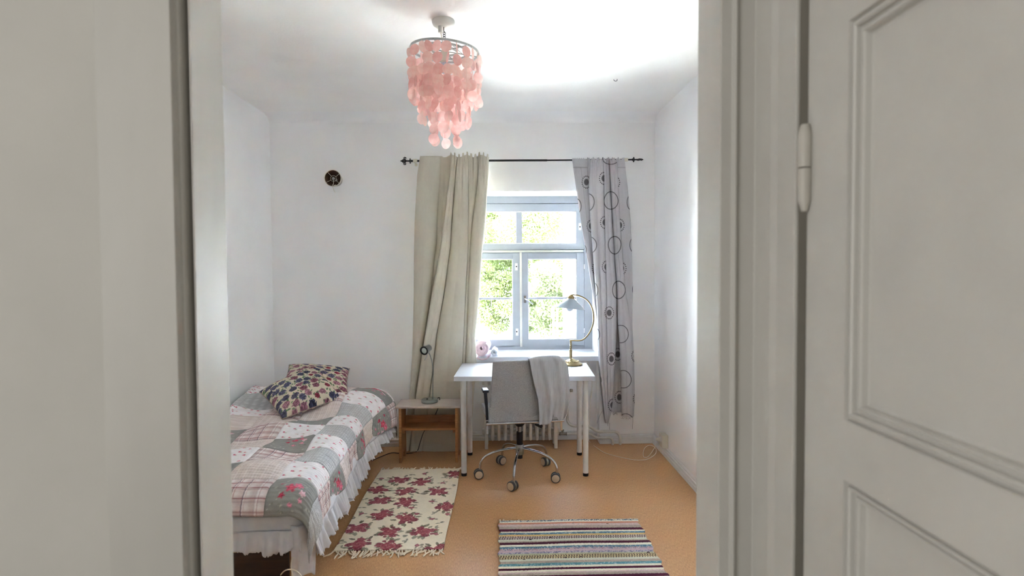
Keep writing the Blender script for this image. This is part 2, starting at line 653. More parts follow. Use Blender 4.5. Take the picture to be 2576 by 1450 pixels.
WXL, WXC, WXR = 1131, 1310, 1489
fr = MB()
bar(fr, WXL - 2, 1150, 492, 881)
bar(fr, 1470, WXR + 3, 492, 881)
bar(fr, WXL - 2, WXR + 3, 491, 512, YA - .012)
bar(fr, 1150, 1470, 871, 881)
bar(fr, 1150, 1470, 629, 636, YA)
for a_, b_ in ((509, 518), (625, 640), (867, 875)):
    bar(fr, 1140, 1480, a_, b_, YA + .046, YB)
bar(fr, 1303, 1317, 630, 876, YA + .046, YB)
bar(fr, 1145, 1156, 500, 876, YA + .046, YB)
bar(fr, 1464, 1475, 500, 876, YA + .046, YB)
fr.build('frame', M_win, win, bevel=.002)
tl = MB()
bar(tl, 1145, 1466, 630, 635, YA - .032, YA)
tl.build('transom_ledge', pm('ledge_paint', (208, 208, 196), rough=.4), win, bevel=.003)
M_glass = bpy.data.materials.new('window_glass')
nt, N, L, B = nodes_of(M_glass)
N.remove(B)
t_ = N.new('ShaderNodeBsdfTransparent')
t_.inputs['Color'].default_value = (.97, .985, .98, 1)
g_ = N.new('ShaderNodeBsdfGlossy')
g_.inputs['Roughness'].default_value = 0.02
fz = N.new('ShaderNodeFresnel')
fz.inputs['IOR'].default_value = 1.45
ms = N.new('ShaderNodeMixShader')
L.new(fz.outputs[0], ms.inputs[0])
L.new(t_.outputs[0], ms.inputs[1])
L.new(g_.outputs[0], ms.inputs[2])
L.new(ms.outputs[0], N['Material Output'].inputs['Surface'])


def sash(x0, x1, y0, y1, gx0, gx1, gy0, gy1, muntins, name, ya=YA - .004):
    mb = MB()
    bar(mb, x0, gx0, y0, y1, ya, YA + .045)
    bar(mb, gx1, x1, y0, y1, ya, YA + .045)
    bar(mb, gx0, gx1, y0, gy0, ya, YA + .045)
    bar(mb, gx0, gx1, gy1, y1, ya, YA + .045)
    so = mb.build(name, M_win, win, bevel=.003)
    xs, ys = [gx0], [gy0]
    for (kind, a, b_) in muntins:
        mm = MB()
        if kind == 'v':
            bar(mm, a, b_, gy0, gy1, YA + .012, YA + .04)
            xs += [a, b_]
        else:
            bar(mm, gx0, gx1, a, b_, YA + .012, YA + .04)
            ys += [a, b_]
        mm.build('glazing_bar', M_win, so, bevel=.002)
    xs.append(gx1)
    ys.append(gy1)
    for i in range(0, len(xs), 2):
        for j in range(0, len(ys), 2):
            g = MB()
            bar(g, xs[i] - .5, xs[i + 1] + .5, ys[j] - .5, ys[j + 1] + .5, YA + .022, YA + .026)
            g.build('pane', M_glass, so)
    # narrow glazing bead round the opening
    gb = MB()
    w = 2.2
    bar(gb, gx0, gx0 + w, gy0, gy1, YA + .004, YA + .022)
    bar(gb, gx1 - w, gx1, gy0, gy1, YA + .004, YA + .022)
    bar(gb, gx0, gx1, gy0, gy0 + w, YA + .004, YA + .022)
    bar(gb, gx0, gx1, gy1 - w, gy1, YA + .004, YA + .022)
    gb.build('glazing_bead', M_white, so)
    return so


top = sash(1150, 1470, 512.9, 628.5, 1170, 1450.5, 531.5, 613.5, [('v', 1299, 1314)], 'top_light')
lsash = sash(1150, 1307.5, 636.5, 870.5, 1169, 1290.5, 651, 854.5, [('h', 748.5, 753.5)], 'sash')
rsash = sash(1312.5, 1469.5, 636.5, 870.5, 1327.5, 1451.5, 651, 854.5, [('h', 748.5, 753.5)], 'sash')
mbar = MB()
bar(mbar, 1307.2, 1313, 634, 872, YA - .016, YA + .01)
mbar.build('meeting_bead', pm('bead_paint', (212, 212, 204), rough=.4), win, bevel=.002)


def plate(x, y, par):
    p = MB()
    bar(p, x - 3.4, x + 3.4, y - 9, y + 9, YA - .008, YA - .003)
    po = p.build('latch_plate', M_white, par, bevel=.001)
    q = at(x, y, YA - .008)
    MB().lathe([(0, 0), (.0065, 0), (.0065, .003), (0, .003)], (0, 0, 0), 12, Matrix.Translation(q) @ Matrix.Rotation(PI / 2, 4, 'X')).build('keyhole', M_black, po)


plate(1299.2, 671, lsash)
plate(1300, 835, lsash)
plate(1459, 571, top)
# window handle on the right-hand sash
hp = MB()
bar(hp, 1317, 1323.5, 744, 762, YA - .010, YA - .003)
ho = hp.build('handle', M_chrome, rsash, bevel=.001)
p0, p1 = at(1320.5, 752, YA - .012), at(1341, 765.5, YA - .045)
MB().tube([at(1320.5, 752, YA - .006), p0 + Vector((0, -.028, 0)), p0 + Vector((.012, -.04, -.006)), p1], [.006, .006, .0065, .006], 10).build('grip', M_chrome, ho, smooth=True)
for yy in (671, 832):
    q = at(1470, yy, YA - .006)
    MB().tube([q - Vector((0, 0, .022)), q + Vector((0, 0, .022))], .006, 10).build('hinge', M_white, rsash, smooth=True)

# window sill board
sl = MB().box((OX0 - .0, 4.885, SILL_Z - .042), (OX1, Y_FRAME + .04, SILL_Z))
struct(sl.build('trim_5', pm('sill_paint', (205, 208, 216), rough=.3, var=.015), bevel=.005), 'white window sill board under the casement window', 'window sill')

# ------------------------------------------------------------------ outside the window
GZ = -.25
M_ground = pm('dry_meadow', (212, 210, 206), rough=.95, rgb2=(188, 190, 176), scale=1.3, bump=.4, bscale=20)
gx, gy = np.meshgrid(np.linspace(-30, 30, 60), np.linspace(5.6, 60, 60))
gz = GZ + .05 * np.sin(gx * .7) * np.cos(gy * .5) + .02 * np.maximum(0, gy - 15)
o = grid_obj('ground', np.stack([gx, gy, gz], -1), M_ground)
struct(o, 'bright sunlit garden ground outside the window', 'ground')

M_leaf = thin('leaf_green', (91, 98, 58), transl=.58, rgb2=(80, 93, 44), scale=3)
M_leaf2 = thin('leaf_olive', (112, 118, 84), transl=.55, rgb2=(98, 108, 68), scale=3)
M_leaf3 = thin('leaf_rust', (92, 76, 62), transl=.55, rgb2=(86, 84, 50), scale=3)
M_bark = pm('birch_bark', (206, 200, 190), rough=.9, rgb2=(70, 62, 56), scale=7, stretch=(1, 1, 3))


def leaf_cloud(name, blobs, n, size, mat, parent, seed):
    r = np.random.RandomState(seed)
    w = np.array([b[3] ** 2 for b in blobs])
    ids = r.choice(len(blobs), n, p=w / w.sum())
    c = np.array([b[:3] for b in blobs])[ids]
    rad = np.array([b[3] for b in blobs])[ids]
    d = r.normal(size=(n, 3))
    d /= np.linalg.norm(d, axis=1)[:, None]
    c = c + d * (rad * r.rand(n) ** .45)[:, None] * np.array([1, 1, .8])
    u = r.normal(size=(n, 3))
    u /= np.linalg.norm(u, axis=1)[:, None]
    t = r.normal(size=(n, 3))
    v = np.cross(u, t)
    v /= np.linalg.norm(v, axis=1)[:, None]
    sz = size * (.6 + .8 * r.rand(n))[:, None]
    quad = np.stack([c - u * sz, c + v * sz * .45, c + u * sz, c - v * sz * .45], 1)
    me = bpy.data.meshes.new(name)
    me.vertices.add(n * 4)
    me.vertices.foreach_set('co', quad.reshape(-1).astype(np.float32))
    me.loops.add(n * 4)
    me.loops.foreach_set('vertex_index', np.arange(n * 4).astype(np.int32))
    me.polygons.add(n)
    me.polygons.foreach_set('loop_start', (np.arange(n) * 4).astype(np.int32))
    me.polygons.foreach_set('loop_total', np.full(n, 4, np.int32))
    me.update(calc_edges=True)
    o = link(name, me, mat, parent)
    o['kind'] = 'stuff'
    return o


def tree(name, label, x, y, h, cr, n, leaf, mat, seed, cat='tree', low=.35, trunk_r=.07):
    r = random.Random(seed)
    root = thing(name, label, cat, (x, y, GZ))
    pts = [(x, y, GZ - .05)]
    for k in range(1, 7):
        pts.append((x + r.uniform(-.06, .06) * k * .4, y + r.uniform(-.06, .06), GZ + h * .85 * k / 6))
    MB().tube(pts, [trunk_r * (1 - .12 * k) for k in range(7)], 8).build('trunk', M_bark, root, smooth=True)
    blobs = []
    for k in range(11):
        a = r.uniform(0, 2 * PI)
        rr = cr * r.uniform(.25, .8)
        zz = GZ + h * (low + (1 - low) * (k + .5) / 11)
        e = (x + rr * math.cos(a), y + rr * math.sin(a), zz)
        j = 1 + min(5, int(k / 11 * 5))
        MB().tube([pts[j], ((pts[j][0] + e[0]) / 2, (pts[j][1] + e[1]) / 2, (pts[j][2] + e[2]) / 2 + .1), e], [.022, .014, .006], 6).build('branch', M_bark, root, smooth=True)
        blobs.append((*e, cr * r.uniform(.35, .55)))
    leaf_cloud('foliage', blobs, n, leaf, mat, root, seed)
    return root


tree('birch_tree', 'slender birch with lime green leaves seen through the window', .72, 12.9, 3.9, 1.45, 70000, .029, M_leaf, 3, low=.16)
tree('birch_tree', 'pale leafy tree behind the sash on the curtain side', -.75, 14.5, 4.2, 1.3, 48000, .032, M_leaf, 5, low=.24)
tree('garden_tree', 'olive leaved tree beside the white shed', 2.4, 15.5, 4.4, 1.4, 24000, .034, M_leaf2, 9, low=.2)
tree('garden_tree', 'rust tinged tree far behind the lime green birch', .6, 19.5, 5.6, 2.1, 40000, .036, M_leaf3, 12, low=.3)
tree('garden_tree', 'lime tree standing out of sight behind the beige curtain', -4.2, 14, 4.6, 1.7, 3500, .07, M_leaf, 15)
tree('garden_tree', 'lime tree standing out of sight behind the grey curtain', 5.4, 13, 4.6, 1.7, 3500, .07, M_leaf, 17)
for i, (x, y, w_, mt, lb) in enumerate([(.05, 10.4, .42, M_leaf3, 'low rust tinged bush on the sunlit ground'), (.55, 11.2, .36, M_leaf2, 'low olive bush at the foot of the birch')]):
    bu = thing('bush', lb, 'bush', (x, y, GZ))
    for k in range(4):
        MB().tube([(x, y, GZ - .02), (x + .15 * math.cos(k * 1.6), y + .15 * math.sin(k * 1.6), GZ + .4)], [.012, .005], 6).build('stem', M_bark, bu)
    leaf_cloud('foliage', [(x, y, GZ + .22, w_ * .7), (x + .2, y, GZ + .3, w_ * .6), (x - .2, y + .1, GZ + .16, w_ * .55)], 2200, .026, mt, bu, 30 + i)

for i, (x, y, h_, w_, mt, lb, n_) in enumerate([(.98, 11.6, 1.75, .62, M_leaf2, 'olive garden shrub in front of the lime green birch', 9000), (-.12, 12.0, 1.75, .55, M_leaf, 'lime green garden shrub seen through the curtain-side sash', 7000), (.55, 12.1, 1.6, .5, M_leaf, 'lime green garden shrub seen behind the window handle', 6000)]):
    bu = thing('garden_shrub', lb, 'shrub', (x, y, GZ))
    bl_ = []
    for k in range(7):
        a = k * 2.4 + i
        rr = w_ * (.25 + .1 * (k % 4))
        e = (x + rr * math.cos(a), y + rr * math.sin(a) * .6, GZ + h_ * (.35 + .6 * k / 6))
        MB().tube([(x, y, GZ - .02), ((x + e[0]) / 2, (y + e[1]) / 2, (GZ + e[2]) / 2), e], [.016, .011, .005], 6).build('stem', M_bark, bu)
        bl_.append((*e, w_ * .5))
    leaf_cloud('foliage', bl_, int(n_ * 1.9), .0265, mt, bu, 50 + i)

# white shed at the right
sh = thing('garden_shed', 'white painted garden shed at the edge of the window view', 'shed', (1.9, 11, GZ))
sx0 = at(1432, 750, 10.2).x
for k in range(9):
    MB().box((sx0 + k * .14, 10.2, GZ - .05), (sx0 + k * .14 + .136, 10.23, 1.55)).build('board', M_white, sh)
MB().box((sx0, 10.231, GZ - .05), (sx0 + 1.26, 11.2, 1.55)).build('walls', M_white, sh)
MB().prism([(10.1, 1.53), (11.3, 1.75), (11.3, 1.82), (10.1, 1.60)], sx0 - .08, sx0 + 1.34, 'x').build('roof', pm('shed_roof', (190, 186, 180), rough=.8), sh)

# wooden garden chair seen through the right sash
YC = 9.2
M_chairwood = pm('garden_chair_wood', (104, 64, 40), rough=.7, rgb2=(88, 52, 32), scale=10)
gc = thing('garden_chair', 'weathered orange wooden chair standing outside the window', 'garden chair', tuple(at(1418, 845, YC)))


def gp(x, y, dy=0.0):
    return at(x, y, YC + dy)


gzb = GZ
def post(x, ytop, dy, name='leg'):
    a = gp(x, ytop, dy)
    MB().tube([(a.x, a.y, gzb), a], .017, 8).build(name, M_chairwood, gc, smooth=True)


post(1392, 774, 0, 'back_post')
post(1402, 776, .36, 'back_post')
post(1440, 822, 0)
post(1432, 822, .36)
s0, s1 = gp(1394, 819), gp(1443, 822, .36)
MB().box((s0.x, YC - .03, s0.z - .02), (s1.x, YC + .40, s0.z + .01)).build('seat', M_chairwood, gc, bevel=.004)
for yy in (781, 797):
    a, b_ = gp(1392, yy), gp(1402, yy, .36)
    MB().box((a.x - .008, a.y, a.z - .03), (a.x + .008, b_.y, a.z + .012)).build('back_slat', M_chairwood, gc)
for yy in (832, 841):
    a, b_ = gp(1392, yy), gp(1440, yy)
    MB().tube([a, b_], .011, 8).build('stretcher', M_chairwood, gc)
# ------------------------------------------------------------------ bed
BA = .05
bd = Vector((-math.sin(BA), math.cos(BA), 0))      # towards the head
br = Vector((math.cos(BA), math.sin(BA), 0))       # towards the room
BC = Vector((-.862, 2.565, 0))                      # foot corner on the room side
BW, BL = .905, 2.10
MB_ = Matrix(((br.x, bd.x, 0, BC.x), (br.y, bd.y, 0, BC.y), (0, 0, 1, 0), (0, 0, 0, 1)))
bed = thing('bed', 'low pine bed with a mattress under a patchwork quilt', 'bed', BC - br * .45 + bd * 1.0)
M_beige = pm('unbleached_cloth', (206, 190, 164), rough=.8, var=.05)
MB().box((-BW + .01, .06, .30), (-.05, BL - .04, .475), MB_).build('mattress', pm('mattress_ticking', (222, 220, 216), rough=.9), bed, bevel=.04, seg=4)
MB().box((-BW, .03, .25), (-.03, .055, .31), MB_).build('foot_rail', M_beige, bed, bevel=.004)
MB().box((-.055, .056, .25), (-.03, BL - .03, .31), MB_).build('side_rail', M_pine, bed, bevel=.004)
MB().box((-BW, .056, .25), (-BW + .025, BL - .03, .31), MB_).build('side_rail', M_pine, bed, bevel=.004)
MB().box((-BW, BL - .03, .20), (-.03, BL, .36), MB_).build('head_rail', M_pine, bed, bevel=.004)
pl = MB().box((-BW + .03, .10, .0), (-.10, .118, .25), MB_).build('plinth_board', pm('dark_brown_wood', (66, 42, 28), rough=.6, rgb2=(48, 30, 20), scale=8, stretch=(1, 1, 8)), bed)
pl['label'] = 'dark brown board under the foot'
for px, qy in ((-.085, 1.86), (-BW + .02, 1.86), (-.085, .075), (-BW + .02, .075)):
    MB().box((px, qy, 0), (px + .055, qy + .055, .25), MB_).build('leg', M_pine, bed, bevel=.003)

# quilt surface: s across (from the wall side to the hem), t along (from the foot hem to the head)
ZT = .528


def quilt(s, t, off=0.0):
    s, t = np.asarray(s, float), np.asarray(t, float)
    Lf, R = BW - .075, .095
    arc = R * PI / 2
    a = np.clip((s - Lf) / R, 0, PI / 2)
    e = np.maximum(0, s - Lf - arc)
    p = -BW + np.minimum(s, Lf) + R * np.sin(a) + e * .10
    ds = R * (1 - np.cos(a)) + e * .995
    R2 = .10
    arc2 = R2 * PI / 2
    b = np.clip((arc2 - t) / R2, 0, PI / 2)
    e2 = np.maximum(0, -t)
    q = np.where(t < arc2, .085 - R2 * np.sin(b), .085 + (t - arc2)) - e2 * .1
    dt = R2 * (1 - np.cos(b)) + e2
    hd = 2.075 + .085 - 0.0
    eh = np.maximum(0, q - 2.06)
    q = np.minimum(q, 2.06) + .05 * (1 - np.exp(-eh / .05)) * (eh > 0)
    dh = eh * .75
    hump = .085 * np.exp(-((q - 1.82) / .27) ** 2) * (1 / (1 + np.exp((p - .01) / .07))) * 1.0
    flat = np.clip((Lf - s) / .12, 0, 1) * np.clip((t - .15) / .15, 0, 1)
    wav = flat * (.014 * np.sin(q * 9.2 + p * 5.0) + .011 * np.sin(q * 15 - p * 9 + 1.0) + .008 * np.sin(p * 17 + q * 3))
    side = np.clip(e / .06, 0, 1)
    p = p + side * (.012 * np.sin(q * 11 + .6) + .006 * np.sin(q * 23))
    fl = np.clip((q - 1.35) / .6, 0, 1)
    p = p + .125 * fl * fl * (3 - 2 * fl) * np.clip((s - Lf + .12) / .30, 0, 1)
    ds = ds + e * .42 * fl * fl
    foot = np.clip((.22 - t) / .2, 0, 1)
    q = q + foot * .008 * np.sin(s * 14)
    z = ZT + hump + wav - ds - dt - dh + off
    # lift of the hem where the corner folds together
    cor = np.clip((s - Lf - arc) / .05, 0, 1) * np.clip((.10 - t) / .10, 0, 1)
    p = p - cor * .012
    X = BC.x + br.x * p + bd.x * q
    Y = BC.y + br.y * p + bd.y * q
    return np.stack([X, Y, z], -1)


T_END = 2.30
S_END = 1.105
quilt_o = grid_obj('patchwork_quilt', quilt(*np.meshgrid(np.linspace(0.0, S_END - .004, 90), np.linspace(.004, T_END - .01, 170)), off=-.006),
                   pm('quilt_lining', (150, 150, 150), rough=.95, bump=.2, bscale=300))
tag(quilt_o, 'grey, white and pink patchwork quilt spread over the bed', 'quilt')
M_patch = am('quilt_cotton', rough=.95, bump=.3, bscale=45, var=.07, vscale=160, stretch=(1, 6, 1))
CS = [0.0, .046, .278, .510, .742, .974, S_END]
TS = [0.0] + [.235 + .2305 * k for k in range(9)] + [T_END]
W_ROSE, GREYPR, GING, PLAID, FLORAL = range(5)
G_ = [
    [0, 0, 0, PLAID, FLORAL, GREYPR],
    [1, 1, FLORAL, GING, W_ROSE, PLAID],
    [2, 0, W_ROSE, PLAID, GREYPR, FLORAL],
    [0, 4, GING, FLORAL, W_ROSE, GING],
    [4, 4, PLAID, W_ROSE, GREYPR, PLAID],
    [3, 2, GING, FLORAL, W_ROSE, FLORAL],
    [0, 0, PLAID, GING, GREYPR, GING],
    [1, 1, W_ROSE, PLAID, W_ROSE, FLORAL],
    [0, 0, GREYPR, GING, FLORAL, PLAID],
    [2, 3, W_ROSE, GING, W_ROSE, FLORAL],
]


def blot(col, mask, rgb, k=1.0):
    w = np.clip(mask, 0, 1)[..., None] * k
    return col * (1 - w) + nlin(rgb) * w


def paint_patch(kind, w, h, nu, nv, seed):
    r = np.random.RandomState(seed)
    x = np.linspace(0, w, nu)[None, :].repeat(nv, 0)
    y = np.linspace(0, h, nv)[:, None].repeat(nu, 1)
    col = np.zeros((nv, nu, 3))
    if kind == W_ROSE:
        col[:] = nlin((240, 235, 237))
        for i in range(4):
            for j in range(4):
                cx, cy = (i + .5 + r.uniform(-.3, .3)) * w / 4, (j + .5 + r.uniform(-.3, .3)) * h / 4
                d = np.hypot(x - cx, y - cy)
                col = blot(col, (np.hypot(x - cx - .009, y - cy + .006) < .005) * .8, (186, 184, 160))
                col = blot(col, d < .0065, (206, 96, 124))
                col = blot(col, d < .0025, (236, 160, 178))
    elif kind == GREYPR:
        col[:] = nlin((184, 184, 186))
        k = np.sin(x * 2 * PI / .0155) * np.sin(y * 2 * PI / .0155)
        col = blot(col, (np.abs(k) > .62) * .55, (228, 228, 228))
    elif kind == GING:
        col[:] = nlin((230, 219, 215))
        a = (np.sin(x * 2 * PI / .0132) > .0).astype(float)
        b_ = (np.sin(y * 2 * PI / .0132) > .0).astype(float)
        col = blot(col, (a + b_) * .5 * .55, (190, 168, 160))
        col = blot(col, ((np.abs(np.sin(x * PI / .0132)) < .3) | (np.abs(np.sin(y * PI / .0132)) < .3)) * .45, (244, 236, 234))
    elif kind == PLAID:
        col[:] = nlin((234, 227, 225))
        per = .056

        def band(c, o, wd):
            d = np.abs(((c - o + per / 2) % per) - per / 2)
            return np.clip(1.4 - d / wd, 0, 1)
        col = blot(col, band(x, .012, .016) * .34, (190, 150, 146))
        col = blot(col, band(y, .012, .016) * .38, (190, 146, 142))
        col = blot(col, band(x, .028, .0045) * .75, (246, 240, 238))
        col = blot(col, band(y, .018, .0026) * .85, (156, 92, 96))
        col = blot(col, band(y, .006, .0020) * .7, (128, 104, 120))
        col = blot(col, band(x, .022, .0020) * .8, (112, 88, 104))
        col = blot(col, band(x, .033, .0020) * .6, (168, 104, 104))
    else:
        col[:] = nlin((154, 153, 149))
        for k in range(34):
            cx, cy = r.uniform(0, w), r.uniform(0, h)
            col = blot(col, (np.hypot((x - cx), (y - cy) * 1.3) < r.uniform(.003, .006)) * .6, (204, 202, 190) if k % 3 else (124, 128, 114))
        cx, cy = w * r.uniform(.35, .6), h * r.uniform(.5, .75)
        for k, (dx, dy, rr, c) in enumerate([(0, 0, .022, (214, 96, 118)), (.028, .022, .018, (222, 120, 142)), (-.03, -.038, .012, (200, 70, 96)), (.055, -.014, .014, (238, 196, 208)), (.05, -.05, .010, (226, 150, 172)), (-.045, .03, .008, (196, 80, 104)), (.01, -.08, .009, (220, 140, 160))]):
            px_, py_ = cx + dx, cy + dy
            an = np.arctan2(y - py_, x - px_)
            d = np.hypot(x - px_, y - py_)
            edge = rr * (1 + .22 * np.sin(an * 5 + k))
            col = blot(col, d < edge, c)
            col = blot(col, ((d < edge * .75) & (np.sin(d / rr * 11 + an) > .3)) * .7, tuple(int(v * .72) for v in c))
            col = blot(col, (d < edge * .35) * .6, tuple(min(255, int(v * 1.15)) for v in c))
    n = smooth_noise((nv, nu), 5, seed + 9)
    return col * (1 + .06 * n)[..., None]


for i in range(len(TS) - 1):
    for j in range(len(CS) - 1):
        nu = 48 if j > 1 else 18
        nv = 48
        if j == 1 and i < 3:
            nu = 24
        s0, s1, t0, t1 = CS[j], CS[j + 1], TS[i], TS[i + 1]
        us, vs = np.meshgrid(np.linspace(0, 1, nu), np.linspace(0, 1, nv))
        Pq = quilt(s0 + us * (s1 - s0), t0 + vs * (t1 - t0))
        # puffed between the seams, with irregular rows of quilting
        du = np.gradient(Pq, axis=1)
        dv = np.gradient(Pq, axis=0)
        nn = np.cross(du, dv)
        nn /= np.maximum(1e-9, np.linalg.norm(nn, axis=-1))[..., None]
        pf = np.clip(np.minimum(np.minimum(us, 1 - us) * (s1 - s0), np.minimum(vs, 1 - vs) * (t1 - t0)) / .012, 0, 1)
        wob = smooth_noise((nv, nu), 9, 40 + i * 7 + j)
        rows = np.sin((vs * (t1 - t0) / .021 + .35 * wob) * 2 * PI)
        h = pf ** .6 * (.0065 + .0016 * rows + .0018 * smooth_noise((nv, nu), 6, 90 + i * 7 + j)) - .001
        Pq = Pq + nn * h[..., None]
        colr = paint_patch(G_[i][j], s1 - s0, t1 - t0, nu, nv, 100 + i * 10 + j)
        grid_obj('patch', Pq, M_patch, quilt_o, colr)

# white frilled sheet hanging out under the quilt
M_sheet = thin('white_muslin', (232, 232, 236), transl=.25, rough=.95, rgb2=(224, 224, 230), scale=30)
sheet_pts = []


def sheet_path(u):
    """u in metres along the hem: foot from the wall side to the corner, then along the side to the head"""
    u = np.asarray(u, float)
    Lfoot = BW - .0
    p = np.where(u < Lfoot, -BW + u, .012)
    q = np.where(u < Lfoot, .022, .022 + (u - Lfoot))
    # round the corner
    fl = np.clip((q - 1.35) / .6, 0, 1)
    p = p + .085 * fl * fl * (3 - 2 * fl)
    d = np.clip(1 - np.abs(u - Lfoot) / .05, 0, 1)
    p = p - d * .012
    q = q + d * .012
    return p, q


UL = BW + BL - .07
us = np.linspace(0, UL, 420)
p, q = sheet_path(us)
side = (us > BW).astype(float)
sm = np.clip((us - BW + .03) / .06, 0, 1)
zt = .515 * (1 - sm) + .42 * sm
zb = .345 * (1 - sm) + .30 * sm
vv = np.linspace(0, 1, 14)
Psh = np.zeros((14, len(us), 3))
for k, v in enumerate(vv):
    out = .006 * np.sin(us * 13 + 1) * v * (1 - sm) + .012 * v * v
    lx = np.where(us < BW, 0, out + .012 * sm * np.sin(us * 11) * v)
    ly = np.where(us < BW, -out - .012 * (1 - v) * 0, 0)
    inset = .05 * (1 - v) ** 3
    pp = p + lx - np.where(us < BW, 0, inset)
    qq = q + ly + np.where(us < BW, inset, 0)
    lace = (.006 * np.sin(us * 60 + 9 * v) + .005 * np.sin(us * 97 - 20 * v)) * (v < .4) * (1 - sm)
    qq = qq - np.abs(lace)
    Psh[k, :, 0] = BC.x + br.x * pp + bd.x * qq
    Psh[k, :, 1] = BC.y + br.y * pp + bd.y * qq
    Psh[k, :, 2] = zt + (zb - zt) * v
sheet = grid_obj('frilled_sheet', Psh, M_sheet, solid=.0015)
tag(sheet, 'white bed sheet with a ragged frill hanging under the quilt', 'bed sheet')


def frill(u0, u1, z0, z1, seed, name='frill', amp=.016):
    n = int((u1 - u0) / .0035)
    uu = np.linspace(u0, u1, n)
    pp, qq = sheet_path(uu)
    rr = np.random.RandomState(seed)
    ph = np.cumsum(.0035 * 2 * PI / (.045 + .03 * (smooth_noise((1, n), 40, seed)[0] + 1)))
    wave = np.sin(ph) + .4 * np.sin(2.3 * ph + 1)
    hem = smooth_noise((1, n), 14, seed + 1)[0]
    rag = rr.rand(n)
    m_ = 12
    Pf = np.zeros((m_, n, 3))
    for k in range(m_):
        v = k / (m_ - 1)
        o_ = .016 + amp * (v ** .7) * wave + .022 * v
        lenz = (z0 - z1) * (1 - .35 * np.clip((qq - 1.2) / .7, 0, 1)) * (1 + .26 * hem + (.15 * (rag - .5) if k == m_ - 1 else 0))
        sd = (uu > BW)
        px_ = pp + np.where(sd, o_, .006 * np.cos(ph) * v)
        qx_ = qq - np.where(sd, .006 * np.cos(ph) * v, o_ * .9)
        Pf[k, :, 0] = BC.x + br.x * px_ + bd.x * qx_
        Pf[k, :, 1] = BC.y + br.y * px_ + bd.y * qx_
        Pf[k, :, 2] = z0 - lenz * v
    return grid_obj(name, Pf, M_sheet, sheet, solid=.001)


frill(.02, BW - .005, .352, .270, 5)
frill(BW + .02, UL, .312, .195, 8, amp=.02)
# corner of the sheet hanging down round the foot leg
nu, nv = 40, 24
uu, v2 = np.meshgrid(np.linspace(0, 1, nu), np.linspace(0, 1, nv))
a = uu * PI * .85
pp = -.052 - .0 + .052 * (1 - np.cos(a)) * (1 - .10 * v2) - .012 + .004 * np.sin(uu * 18) * v2
qq = .025 - .028 * np.sin(a) + np.where(uu > .5, (uu - .5) * .16, 0) + .005 * np.sin(uu * 15 + 2) * v2
zz = .372 - v2 * (.25 + .02 * np.sin(uu * 7))
grid_obj('hanging_corner', np.stack([BC.x + br.x * pp + bd.x * qq, BC.y + br.y * pp + bd.y * qq, zz], -1), M_sheet, sheet, solid=.0015)

# white cable looping out under the bed foot
cb = [on_z(700, 1455, .02), at(716, 1437, 2.50), at(735, 1434, 2.49), at(752, 1443, 2.475), at(765, 1462, 2.47)]
cb2 = [at(735, 1402, 2.545), at(732, 1425, 2.52), at(736, 1450, 2.51), at(739, 1500, 2.50)]
mbx = MB().tube(spline(cb, 8), .0028, 8)
mbx.tube(spline(cb2, 8), .0028, 8)
tag(mbx.build('power_cable', M_cream, smooth=True), 'white cable looping out under the foot of the bed', 'cable')

# ------------------------------------------------------------------ cushions
M_cush = am('cushion_canvas', rough=.92, bump=.12, bscale=500, var=.06, vscale=220)


def paint_cushion(n, seed):
    r = np.random.RandomState(seed)
    x, y = np.meshgrid(np.linspace(0, 1, n), np.linspace(0, 1, n))
    col = np.zeros((n, n, 3))
    col[:] = nlin((212, 200, 178))
    n1 = smooth_noise((n, n), 3.0, seed + 1)
    n2 = smooth_noise((n, n), 1.6, seed + 2)
    pts = []
    k = 0
    while len(pts) < 70 and k < 9000:
        k += 1
        c = r.rand(2) * 1.06 - .03
        if all(np.hypot(*(c - q_[:2])) > .118 for q_ in pts):
            pts.append(np.array([c[0], c[1], r.randint(0, 7)]))
    for k in range(230):
        cx, cy, a = r.rand(), r.rand(), r.rand() * PI
        u = (x - cx) * np.cos(a) + (y - cy) * np.sin(a)
        v = -(x - cx) * np.sin(a) + (y - cy) * np.cos(a)
        L_ = r.uniform(.022, .034)
        m_ = (np.abs(u) < L_) & (np.abs(v) < .42 * L_ * (1 - (u / L_) ** 2))
        col = blot(col, m_ * .9, [(72, 108, 78), (98, 132, 94), (58, 88, 66)][k % 3])
        col = blot(col, (m_ & (np.abs(v) < .0022)) * .5, (150, 170, 130))
    for cx, cy, t in pts:
        d = np.hypot((x - cx), (y - cy) * 1.12)
        rr = .062 + .014 * n1 + .012 * n2
        c = [(86, 84, 108), (138, 94, 108), (68, 68, 92), (150, 106, 118), (86, 84, 106), (126, 78, 92), (138, 54, 72)][int(t)]
        if int(t) == 6:
            rr = rr * .72
        m_ = d < rr
        col = blot(col, m_, c)
        col = blot(col, (m_ & (n2 > .25)) * .55, tuple(min(255, int(v * 1.35 + 14)) for v in c))
        col = blot(col, (m_ & (n2 < -.3)) * .6, tuple(int(v * .6) for v in c))
    return col


